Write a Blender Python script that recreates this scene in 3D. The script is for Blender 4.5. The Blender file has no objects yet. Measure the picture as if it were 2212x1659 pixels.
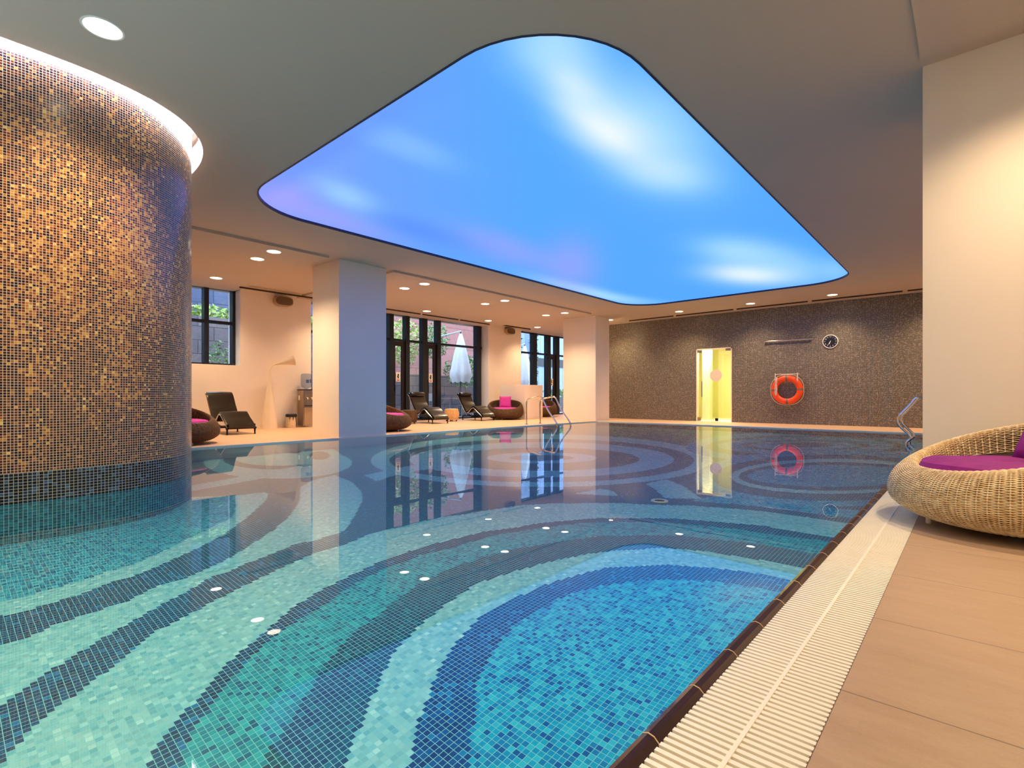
import bpy, bmesh, math, random
import numpy as np
from mathutils import Vector, Matrix
random.seed(7)
PI = math.pi
sc = bpy.context.scene
C = sc.collection

# ------------------------------------------------------------------ camera, world, exposure
YAW = math.atan(994 / 1117)
cam = bpy.data.cameras.new('camera'); cam.lens = 36 * 1117 / 2212; cam.sensor_width = 36
cam.shift_y = 26.5 / 2212; cam.clip_start = .02; cam.clip_end = 200
co = bpy.data.objects.new('camera', cam); C.objects.link(co)
co.location = (0, 0, .8); co.rotation_euler = (PI / 2, 0, YAW); sc.camera = co
w = bpy.data.worlds.new('world'); sc.world = w; w.use_nodes = True
w.node_tree.nodes['Background'].inputs[0].default_value = (.62, .78, 1, 1)
w.node_tree.nodes['Background'].inputs[1].default_value = 6.0
vs = sc.view_settings; vs.view_transform = 'Standard'; vs.look = 'None'; vs.gamma = 1; vs.use_curve_mapping = False
vs.exposure = 0.0
cy = sc.cycles; cy.use_denoising = True; cy.sample_clamp_indirect = 6; cy.max_bounces = 10
cy.transparent_max_bounces = 12; cy.glossy_bounces = 4; cy.diffuse_bounces = 5
cy.caustics_reflective = False; cy.caustics_refractive = False
SKY_E = 1.0      # backlit ceiling print
LAMP_W = 270.0     # each downlight

# ------------------------------------------------------------------ materials
def srgb(r, g, b):
    f = lambda c: (c / 255 / 12.92) if c / 255 <= .04045 else ((c / 255 + .055) / 1.055) ** 2.4
    return (f(r), f(g), f(b), 1)

class NT:
    def __init__(s, name):
        s.m = bpy.data.materials.new(name); s.m.use_nodes = True; s.t = s.m.node_tree
        s.b = s.t.nodes['Principled BSDF']; s.o = s.t.nodes['Material Output']
    def n(s, typ, **kw):
        nd = s.t.nodes.new(typ)
        for k, v in kw.items(): setattr(nd, k, v)
        return nd
    def set(s, sock, v):
        if hasattr(v, 'links') or isinstance(v, bpy.types.NodeSocket): s.t.links.new(v, sock)
        else: sock.default_value = v
    def math(s, op, a, b=None, c=None):
        nd = s.n('ShaderNodeMath', operation=op); s.set(nd.inputs[0], a)
        if b is not None: s.set(nd.inputs[1], b)
        if c is not None: s.set(nd.inputs[2], c)
        return nd.outputs[0]
    def mix(s, f, a, b, mode='MIX'):
        nd = s.n('ShaderNodeMix', data_type='RGBA', blend_type=mode)
        s.set(nd.inputs[0], f); s.set(nd.inputs[6], a); s.set(nd.inputs[7], b); return nd.outputs[2]
    def noise(s, vec, scale, detail=3, rough=.5):
        nd = s.n('ShaderNodeTexNoise'); nd.inputs['Scale'].default_value = scale
        nd.inputs['Detail'].default_value = detail; nd.inputs['Roughness'].default_value = rough
        if vec is not None: s.t.links.new(vec, nd.inputs['Vector'])
        return nd.outputs[0]
    def obj(s): return s.n('ShaderNodeTexCoord').outputs['Object']
    def xyz(s, v):
        nd = s.n('ShaderNodeSeparateXYZ'); s.t.links.new(v, nd.inputs[0]); return nd.outputs
    def comb(s, x, y, z=0.0):
        nd = s.n('ShaderNodeCombineXYZ'); s.set(nd.inputs[0], x); s.set(nd.inputs[1], y); s.set(nd.inputs[2], z); return nd.outputs[0]
    def scale(s, v, k):
        nd = s.n('ShaderNodeVectorMath', operation='MULTIPLY'); s.t.links.new(v, nd.inputs[0]); nd.inputs[1].default_value = k; return nd.outputs[0]
    def ramp(s, f, stops, const=False):
        nd = s.n('ShaderNodeValToRGB'); cr = nd.color_ramp
        if const: cr.interpolation = 'CONSTANT'
        while len(cr.elements) < len(stops): cr.elements.new(.5)
        for e, (p, c) in zip(cr.elements, stops): e.position = p; e.color = c
        s.set(nd.inputs[0], f); return nd.outputs[0]
    def bump(s, h, strength, dist=.01):
        nd = s.n('ShaderNodeBump'); nd.inputs['Strength'].default_value = strength; nd.inputs['Distance'].default_value = dist
        s.t.links.new(h, nd.inputs['Height']); s.t.links.new(nd.outputs[0], s.b.inputs['Normal'])
    def col(s, v): s.set(s.b.inputs['Base Color'], v)
    def p(s, **kw):
        for k, v in kw.items(): s.set(s.b.inputs[k.replace('_', ' ')], v)
        return s

M = {}
def plain(name, c, rough=.5, metal=0, var=0, vscale=8, coat=0, spec=.5, bump=0):
    t = NT(name); t.p(Roughness=rough, Metallic=metal); t.b.inputs['Coat Weight'].default_value = coat
    t.b.inputs['Specular IOR Level'].default_value = spec
    ob = t.obj()
    nz = t.noise(ob, vscale, 4)
    if var:
        dk = tuple(x * (1 - var) for x in c[:3]) + (1,); lt = tuple(min(1, x * (1 + var)) for x in c[:3]) + (1,)
        t.col(t.ramp(nz, [(.3, dk), (.7, lt)]))
    else: t.col(c)
    if bump: t.bump(t.noise(ob, vscale * 6, 3), bump, .004)
    M[name] = t.m; return t
plain('wall_paint', srgb(248, 236, 218), .6, var=.02, vscale=1.5)
plain('wall_white', srgb(238, 236, 236), .6, var=.02)
plain('ceiling_paint', srgb(204, 188, 168), .8, var=.015, vscale=.8)
plain('ceiling_slot', srgb(60, 46, 34), .8, var=.1)
plain('dark_profile', srgb(38, 40, 44), .5, var=.1)
plain('chrome', srgb(225, 215, 200), .13, 1, var=.03)
plain('steel', srgb(176, 160, 140), .32, 1, var=.05)
plain('white_plastic', srgb(240, 236, 226), .35, var=.02)
plain('lamp_cream', srgb(244, 226, 196), .4, var=.02)
plain('black_plastic', srgb(22, 20, 20), .35, var=.1)
plain('black_steel', srgb(18, 18, 20), .35, .6, var=.1)
plain('leather', srgb(27, 21, 14), .27, var=.3, vscale=9, coat=.25, bump=.25)
plain('window_metal', srgb(30, 38, 48), .35, .3, var=.1)
plain('door_bronze', srgb(38, 24, 20), .4, .2, var=.12)
plain('magenta_fabric', srgb(205, 62, 158), .85, var=.1, vscale=14, bump=.5)
plain('purple_fabric', srgb(138, 24, 122), .75, var=.14, vscale=10, bump=.5)
plain('orange_foam', srgb(250, 82, 14), .38, var=.06)
plain('grey_tape', srgb(118, 108, 96), .6, var=.1)
plain('rope', srgb(222, 208, 190), .8, var=.08)
plain('parasol_cloth', srgb(226, 228, 236), .8, var=.04)
plain('pot', srgb(70, 74, 78), .7, var=.1)
plain('red_print', srgb(190, 30, 30), .6)
plain('coping_stone', srgb(54, 33, 34), .22, var=.18, vscale=22, coat=.3)
plain('joint_grout', srgb(206, 180, 140), .8, var=.05)
plain('edge_stone', srgb(250, 238, 212), .85, var=.03)
plain('channel', srgb(142, 116, 78), .7, var=.2, vscale=6)
plain('grate_plastic', srgb(252, 246, 226), .35, var=.02)
plain('outdoor_paving', srgb(150, 148, 156), .8, var=.12)
plain('dark_bottle_blue', srgb(70, 96, 150), .5, var=.1)
plain('speaker_grille', srgb(112, 92, 62), .7, var=.1, vscale=60)
plain('speaker_shell', srgb(176, 150, 112), .5, var=.03)
plain('outdoor_furniture', srgb(150, 158, 166), .5, var=.05)
plain('bark', srgb(120, 100, 78), .9, var=.3)

def emit(name, c, s):
    t = NT(name); e = t.n('ShaderNodeEmission'); e.inputs[0].default_value = c; e.inputs[1].default_value = s
    t.t.links.new(e.outputs[0], t.o.inputs[0]); M[name] = t.m
emit('lamp_glow', (1, .86, .66, 1), 9)
emit('cove_glow', (.82, .84, 1, 1), 34)
emit('corridor_tube', (1, .93, .62, 1), 9)

def leaf_mat(name, a, b, cc):
    t = NT(name); nz = t.noise(t.obj(), 7, 2)
    t.col(t.ramp(nz, [(.32, a), (.5, b), (.68, cc)])); t.p(Roughness=.5); M[name] = t.m
leaf_mat('leaf_light', srgb(90, 130, 60), srgb(160, 190, 90), srgb(225, 235, 170))
leaf_mat('leaf_mid', srgb(44, 84, 48), srgb(96, 140, 84), srgb(160, 190, 140))
leaf_mat('leaf_dark', srgb(20, 56, 40), srgb(40, 92, 58), srgb(80, 130, 90))

def glass(name, tint, ior, rough=0.0):
    t = NT(name); tr = t.n('ShaderNodeBsdfTransparent'); tr.inputs[0].default_value = tint
    gl = t.n('ShaderNodeBsdfGlossy'); gl.inputs['Roughness'].default_value = rough
    fr = t.n('ShaderNodeFresnel'); geo = t.n('ShaderNodeNewGeometry')      # same reflectance from either side of the sheet
    t.t.links.new(t.math('ADD', t.math('MULTIPLY', geo.outputs['Backfacing'], 1 / ior - ior), ior), fr.inputs[0])
    mx = t.n('ShaderNodeMixShader'); t.t.links.new(fr.outputs[0], mx.inputs[0])
    t.t.links.new(tr.outputs[0], mx.inputs[1]); t.t.links.new(gl.outputs[0], mx.inputs[2])
    t.t.links.new(mx.outputs[0], t.o.inputs[0]); M[name] = t.m; return t, fr, gl
glass('window_glass', (.93, .96, .97, 1), 1.45)
glass('green_glass', (.93, .96, .80, 1), 1.45)
glass('bottle_plastic', (.70, .76, .88, 1), 1.35)
def water():
    t, fr, gl = glass('water', (.74, .955, .975, 1), 1.40)
    ob = t.obj(); h = t.noise(t.scale(ob, (1, 1, 1)), 2.2, 2)
    b = t.n('ShaderNodeBump'); b.inputs['Strength'].default_value = .05; b.inputs['Distance'].default_value = .008
    t.t.links.new(h, b.inputs['Height']); t.t.links.new(b.outputs[0], gl.inputs['Normal']); t.t.links.new(b.outputs[0], fr.inputs['Normal'])
water()

def mosaic(name, mode, pu, pv, gw, pal, grout, patch=None, rough=.25, spec=.5):
    """square glass mosaic; pal = [(cumulative share, colour)...]; patch = second palette blended in by a slow noise"""
    t = NT(name); ob = t.obj(); X = t.xyz(ob)
    if mode == 'XZ': u, v = X[0], X[2]
    elif mode == 'YZ': u, v = X[1], X[2]
    else:
        uv = t.xyz(t.n('ShaderNodeTexCoord').outputs['UV']); u, v = uv[0], uv[1]
    u = t.math('DIVIDE', u, pu); v = t.math('DIVIDE', v, pv)
    fu = t.math('FLOOR', u); fv = t.math('FLOOR', v)
    cell = t.comb(fu, fv)
    wn = t.n('ShaderNodeTexWhiteNoise', noise_dimensions='2D'); t.t.links.new(cell, wn.inputs['Vector'])
    c = t.ramp(wn.outputs[0], pal, True)
    if patch:
        c2 = t.ramp(wn.outputs[0], patch, True)
        slow = t.noise(t.scale(t.comb(fu, fv), (.03, .010, 1)), 1.6, 3, .6)
        wn2 = t.n('ShaderNodeTexWhiteNoise', noise_dimensions='2D'); t.t.links.new(t.scale(cell, (1.37, 2.11, 1)), wn2.inputs['Vector'])
        f = t.math('ADD', slow, t.math('MULTIPLY', wn2.outputs[0], .34)); hh = t.math('MULTIPLY', t.math('ABSOLUTE', t.math('SUBTRACT', fv, 190)), .0030); f = t.math('SUBTRACT', f, hh); f = t.math('GREATER_THAN', f, .60)
        c = t.mix(f, c, c2)
    du = t.math('FRACT', u); dv = t.math('FRACT', v)
    g = t.math('MAXIMUM', t.math('LESS_THAN', du, gw), t.math('LESS_THAN', dv, gw * pu / pv))
    t.col(t.mix(g, c, grout))
    t.p(Roughness=t.math('ADD', t.math('MULTIPLY', g, .5), rough)); t.b.inputs['Specular IOR Level'].default_value = spec
    M[name] = t.m
brown = [(0, srgb(44, 18, 30)), (.3, srgb(66, 26, 26)), (.5, srgb(92, 40, 28)), (.68, srgb(120, 62, 34)), (.82, srgb(84, 48, 46)), (.93, srgb(160, 108, 62))]
gold = [(0, srgb(120, 50, 22)), (.22, srgb(164, 92, 34)), (.44, srgb(196, 130, 50)), (.66, srgb(218, 160, 76)), (.84, srgb(96, 34, 22)), (.96, srgb(238, 198, 114))]
mosaic('drum_mosaic', 'UV', .0205, .0205, .15, brown, srgb(236, 214, 180), gold, .22)
mosaic('drum_base_mosaic', 'UV', .0262, .0235, .11, [(0, srgb(12, 16, 30)), (.45, srgb(20, 30, 52)), (.72, srgb(30, 48, 80)), (.9, srgb(56, 90, 122))], srgb(196, 196, 176), None, .2)
mosaic('drum_water_tint_mosaic', 'UV', .0262, .0235, .11, [(0, srgb(10, 92, 120)), (.45, srgb(14, 116, 138)), (.8, srgb(30, 140, 160))], srgb(150, 214, 214), None, .25)  # teal of the water's tint is put into these tile colours
mosaic('wall_mosaic', 'XZ', .026, .026, .17, [(0, srgb(46, 43, 42)), (.3, srgb(76, 70, 64)), (.55, srgb(104, 96, 88)), (.8, srgb(60, 56, 55)), (.92, srgb(136, 124, 108))], srgb(176, 164, 140), None, .3)
mosaic('pool_side_mosaic', 'YZ', .0262, .0262, .11, [(0, srgb(14, 66, 100)), (.4, srgb(18, 92, 124)), (.8, srgb(40, 120, 150))], srgb(120, 190, 196))
mosaic('pool_end_mosaic', 'XZ', .0262, .0262, .11, [(0, srgb(14, 66, 100)), (.4, srgb(18, 92, 124)), (.8, srgb(40, 120, 150))], srgb(120, 190, 196))

def pool_floor_mat():
    t = NT('pool_floor_mosaic'); X = t.xyz(t.obj())
    a = t.n('ShaderNodeAttribute', attribute_name='tile'); g = None
    for k in (0, 1):
        f = t.math('FRACT', t.math('DIVIDE', X[k], .0262)); l = t.math('LESS_THAN', f, .10)
        g = l if g is None else t.math('MAXIMUM', g, l)
    t.col(t.mix(g, a.outputs['Color'], srgb(142, 208, 210))); t.p(Roughness=.4); M['pool_floor_mosaic'] = t.m
pool_floor_mat()

def deck_mat(name, base, dark):
    t = NT(name); ob = t.obj(); X = t.xyz(ob)
    st = t.noise(t.scale(ob, (1.6, 6, 1)), 2.0, 7, .75); fine = t.noise(t.scale(ob, (30, 120, 1)), 3, 3, .7)
    c = t.ramp(st, [(.3, dark), (.62, base)])
    c = t.mix(t.math('MULTIPLY', t.ramp(fine, [(.35, (0, 0, 0, 1)), (.7, (1, 1, 1, 1))]), .5), c, srgb(236, 214, 184), 'SOFT_LIGHT')
    fy = t.math('FRACT', t.math('DIVIDE', t.math('ADD', X[1], -1.647), .617)); fx = t.math('FRACT', t.math('DIVIDE', t.math('ADD', X[0], -.93 + .0), 1.2))
    g = t.math('MAXIMUM', t.math('LESS_THAN', fy, .006), t.math('LESS_THAN', fx, .003))
    t.col(t.mix(g, c, tuple(x * .35 for x in dark[:3]) + (1,)))
    t.p(Roughness=.42); t.bump(fine, .12, .002); M[name] = t.m
deck_mat('deck_tile', srgb(180, 156, 130), srgb(168, 143, 116))
deck_mat('lounge_tile', srgb(222, 182, 146), srgb(212, 170, 134))

def stone_mat(name, a, b, ccc, bw, bh, axis=1, mortar=None):
    t = NT(name); X = t.xyz(t.obj()); br = t.n('ShaderNodeTexBrick')
    t.t.links.new(t.comb(X[axis], X[2]), br.inputs['Vector']); br.inputs['Scale'].default_value = 1
    br.inputs['Brick Width'].default_value = bw; br.inputs['Row Height'].default_value = bh; br.inputs['Mortar Size'].default_value = .012
    br.inputs['Color1'].default_value = a; br.inputs['Color2'].default_value = b; br.inputs['Mortar'].default_value = mortar or tuple(x * .4 for x in a[:3]) + (1,)
    nz = t.noise(t.obj(), 5, 6, .7); t.col(t.mix(t.math('MULTIPLY', nz, .8), br.outputs[0], ccc, 'OVERLAY'))
    t.p(Roughness=.85); t.bump(nz, .6, .05); M[name] = t.m
stone_mat('stone_block', srgb(112, 108, 120), srgb(140, 128, 132), srgb(120, 120, 120), .9, .42)
stone_mat('slate_block', srgb(78, 92, 122), srgb(100, 108, 134), srgb(110, 120, 140), 1.0, .5)
stone_mat('rose_cladding', srgb(182, 132, 128), srgb(168, 118, 112), srgb(140, 120, 120), 3.2, 1.1, mortar=srgb(120, 84, 82))
stone_mat('blue_cladding', srgb(150, 170, 204), srgb(160, 178, 208), srgb(140, 150, 160), .35, 3.0, mortar=srgb(96, 112, 150))

def wicker_mat(name, a, b, spoke):
    t = NT(name); nz = t.noise(t.obj(), 24, 3, .7); c = t.ramp(nz, [(.3, a), (.7, b)])
    t.col(c); t.p(Roughness=.55); M[name] = t.m
wicker_mat('rattan_natural', srgb(206, 176, 124), srgb(250, 232, 190), None)
wicker_mat('rattan_brown', srgb(66, 42, 18), srgb(122, 84, 44), None)
wicker_mat('rattan_straw', srgb(214, 168, 104), srgb(246, 208, 146), None)
plain('liner_dark', srgb(48, 32, 18), .9, var=.2)
plain('liner_brown', srgb(34, 22, 12), .9, var=.2)

# ------------------------------------------------------------------ mesh helpers
class MB:
    def __init__(s): s.v = []; s.f = []; s.uv = None
    def add(s, vs, fs):
        n = len(s.v); s.v += [tuple(x) for x in vs]; s.f += [tuple(i + n for i in f) for f in fs]; return s
    def box(s, x0, x1, y0, y1, z0, z1):
        return s.add([(x0, y0, z0), (x1, y0, z0), (x1, y1, z0), (x0, y1, z0), (x0, y0, z1), (x1, y0, z1), (x1, y1, z1), (x0, y1, z1)],
                     [(0, 3, 2, 1), (4, 5, 6, 7), (0, 1, 5, 4), (1, 2, 6, 5), (2, 3, 7, 6), (3, 0, 4, 7)])
    def quad(s, a, b, c, d): return s.add([a, b, c, d], [(0, 1, 2, 3)])
    def tube(s, pts, r, n=8, caps=True, rs=None):
        pts = [Vector(p) for p in pts]; rings = []; up = None
        for i, p in enumerate(pts):
            d = (pts[min(i + 1, len(pts) - 1)] - pts[max(i - 1, 0)]).normalized()
            if up is None: up = Vector((0, 0, 1)) if abs(d.z) < .9 else Vector((1, 0, 0))
            a = d.cross(up).normalized(); b = a.cross(d).normalized(); up = b
            rr = rs[i] if rs else r
            rings.append([p + a * math.cos(2 * PI * k / n) * rr + b * math.sin(2 * PI * k / n) * rr for k in range(n)])
        vs = [q for R in rings for q in R]; fs = []
        for i in range(len(rings) - 1):
            for k in range(n):
                k2 = (k + 1) % n; fs.append((i * n + k, i * n + k2, (i + 1) * n + k2, (i + 1) * n + k))
        if caps: fs.append(tuple(range(n - 1, -1, -1))); fs.append(tuple((len(rings) - 1) * n + k for k in range(n)))
        return s.add(vs, fs)
    def lathe(s, prof, n=32, c=(0, 0, 0), axis='z'):
        vs = []; fs = []
        for r, z in prof:
            for k in range(n):
                a = 2 * PI * k / n; x, y = r * math.cos(a), r * math.sin(a)
                p = (x, y, z) if axis == 'z' else ((z, x, y) if axis == 'x' else (x, -z, y))
                vs.append((p[0] + c[0], p[1] + c[1], p[2] + c[2]))
        for i in range(len(prof) - 1):
            for k in range(n):
                k2 = (k + 1) % n; fs.append((i * n + k, i * n + k2, (i + 1) * n + k2, (i + 1) * n + k))
        fs.append(tuple(range(n - 1, -1, -1))); fs.append(tuple((len(prof) - 1) * n + k for k in range(n)))
        return s.add(vs, fs)
    def build(s, name, mat, parent=None, smooth=False, bevel=0, sub=0, loc=None):
        me = bpy.data.meshes.new(name); me.from_pydata(s.v, [], s.f); me.update()
        me.materials.append(M[mat] if isinstance(mat, str) else mat)
        if smooth: me.polygons.foreach_set('use_smooth', [True] * len(me.polygons))
        o = bpy.data.objects.new(name, me); C.objects.link(o)
        if parent: o.parent = parent
        if loc: o.location = loc
        if bevel:
            m = o.modifiers.new('bevel', 'BEVEL'); m.width = bevel; m.segments = 3; m.limit_method = 'ANGLE'
        if sub:
            m = o.modifiers.new('sub', 'SUBSURF'); m.levels = sub; m.render_levels = sub
        if smooth and not sub:
            try: me.set_sharp_from_angle(angle=math.radians(40))
            except Exception: pass
        return o
def tag(o, label=None, cat=None, group=None, kind=None):
    for k, v in (('label', label), ('category', cat), ('group', group), ('kind', kind)):
        if v: o[k] = v
    return o
def thing(name, label, cat, loc=(0, 0, 0), rz=0, group=None):
    o = bpy.data.objects.new(name, None); C.objects.link(o); o.empty_display_size = .1
    o.location = loc; o.rotation_euler = (0, 0, rz); return tag(o, label, cat, group)
def struct(name, mb, mat, parent=None, **kw):
    o = mb.build(name, mat, parent, **kw)
    if parent is None: o['kind'] = 'structure'
    return o
def copy_tree(o, loc, rz, label, parent=None):
    c = o.copy(); C.objects.link(c)
    if parent: c.parent = parent
    else: c.location = loc; c.rotation_euler = (0, 0, rz); c['label'] = label
    for ch in [x for x in bpy.data.objects if x.parent == o]: copy_tree(ch, None, None, None, c)
    return c
def spline(pts, n):
    pts = [np.array(p, float) for p in pts]; P = [2 * pts[0] - pts[1]] + pts + [2 * pts[-1] - pts[-2]]
    seg = len(pts) - 1; out = []
    for i in range(n):
        u = i / (n - 1) * seg; k = min(int(u), seg - 1); t = u - k; a, b, c, d = P[k], P[k + 1], P[k + 2], P[k + 3]
        out.append(.5 * (2 * b + (c - a) * t + (2 * a - 5 * b + 4 * c - d) * t * t + (3 * b - 3 * c + d - a) * t ** 3))
    return out

# ------------------------------------------------------------------ dimensions
H = 3.44; WZ = -.02
PX0, PX1, PY0, PY1 = -9.08, -.57, -2.5, 14.35
YB = 16.5; XW = -13.33; XG = -13.7
SKX0, SKX1, SKY0, SKY1, SKR = -7.56, -1.96, 2.74, 13.95, 1.0
def floor_z(X, Y):
    return WZ - 1.25 / (1 + .6 * (np.hypot(X + .6, Y + .2) + .4))
def superell(cx, cyy, a, b, n, k=160):
    r = []
    for i in range(k):
        t = 2 * PI * i / k; c, s = math.cos(t), math.sin(t)
        r.append((cx + a * math.copysign(abs(c) ** (2 / n), c), cyy + b * math.copysign(abs(s) ** (2 / n), s)))
    return r
def rrect(x0, x1, y0, y1, r, k=12):
    p = []
    for cx, cyy, a0 in ((x1 - r, y1 - r, 0), (x0 + r, y1 - r, PI / 2), (x0 + r, y0 + r, PI), (x1 - r, y0 + r, 1.5 * PI)):
        for i in range(k + 1):
            a = a0 + PI / 2 * i / k; p.append((cx + r * math.cos(a), cyy + r * math.sin(a)))
    return p
SLOT = superell(-7.1, .5, 1.77, 1.56, 2.6)
DRUM = superell(-7.1, .56, 1.66, 1.42, 2.4, 240)
def plate_with_holes(name, outer, holes, z, mat):
    bm = bmesh.new(); es = []
    for lp in [outer] + holes:
        vs = [bm.verts.new((x, y, z)) for x, y in lp]
        es += [bm.edges.new((vs[i], vs[(i + 1) % len(vs)])) for i in range(len(vs))]
    bmesh.ops.triangle_fill(bm, use_beauty=True, use_dissolve=False, edges=es)
    me = bpy.data.meshes.new(name); bm.to_mesh(me); bm.free(); me.materials.append(M[mat])
    o = bpy.data.objects.new(name, me); C.objects.link(o); return o
def ribbon(loop, z0, z1):
    m = MB(); n = len(loop)
    for z in (z0, z1): m.v += [(x, y, z) for x, y in loop]
    m.f = [(i, (i + 1) % n, n + (i + 1) % n, n + i) for i in range(n)]; return m

# ------------------------------------------------------------------ ceiling
ceil = plate_with_holes('ceiling', [(-14.0, -3), (2.5, -3), (2.5, 20.6), (-14.0, 20.6)], [rrect(SKX0, SKX1, SKY0, SKY1, SKR), SLOT], H, 'ceiling_paint')
ceil['kind'] = 'structure'
struct('ceiling_slab', MB().box(-14.6, 2.9, -3.4, 21.0, H + .42, H + .6), 'ceiling_paint')
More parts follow.
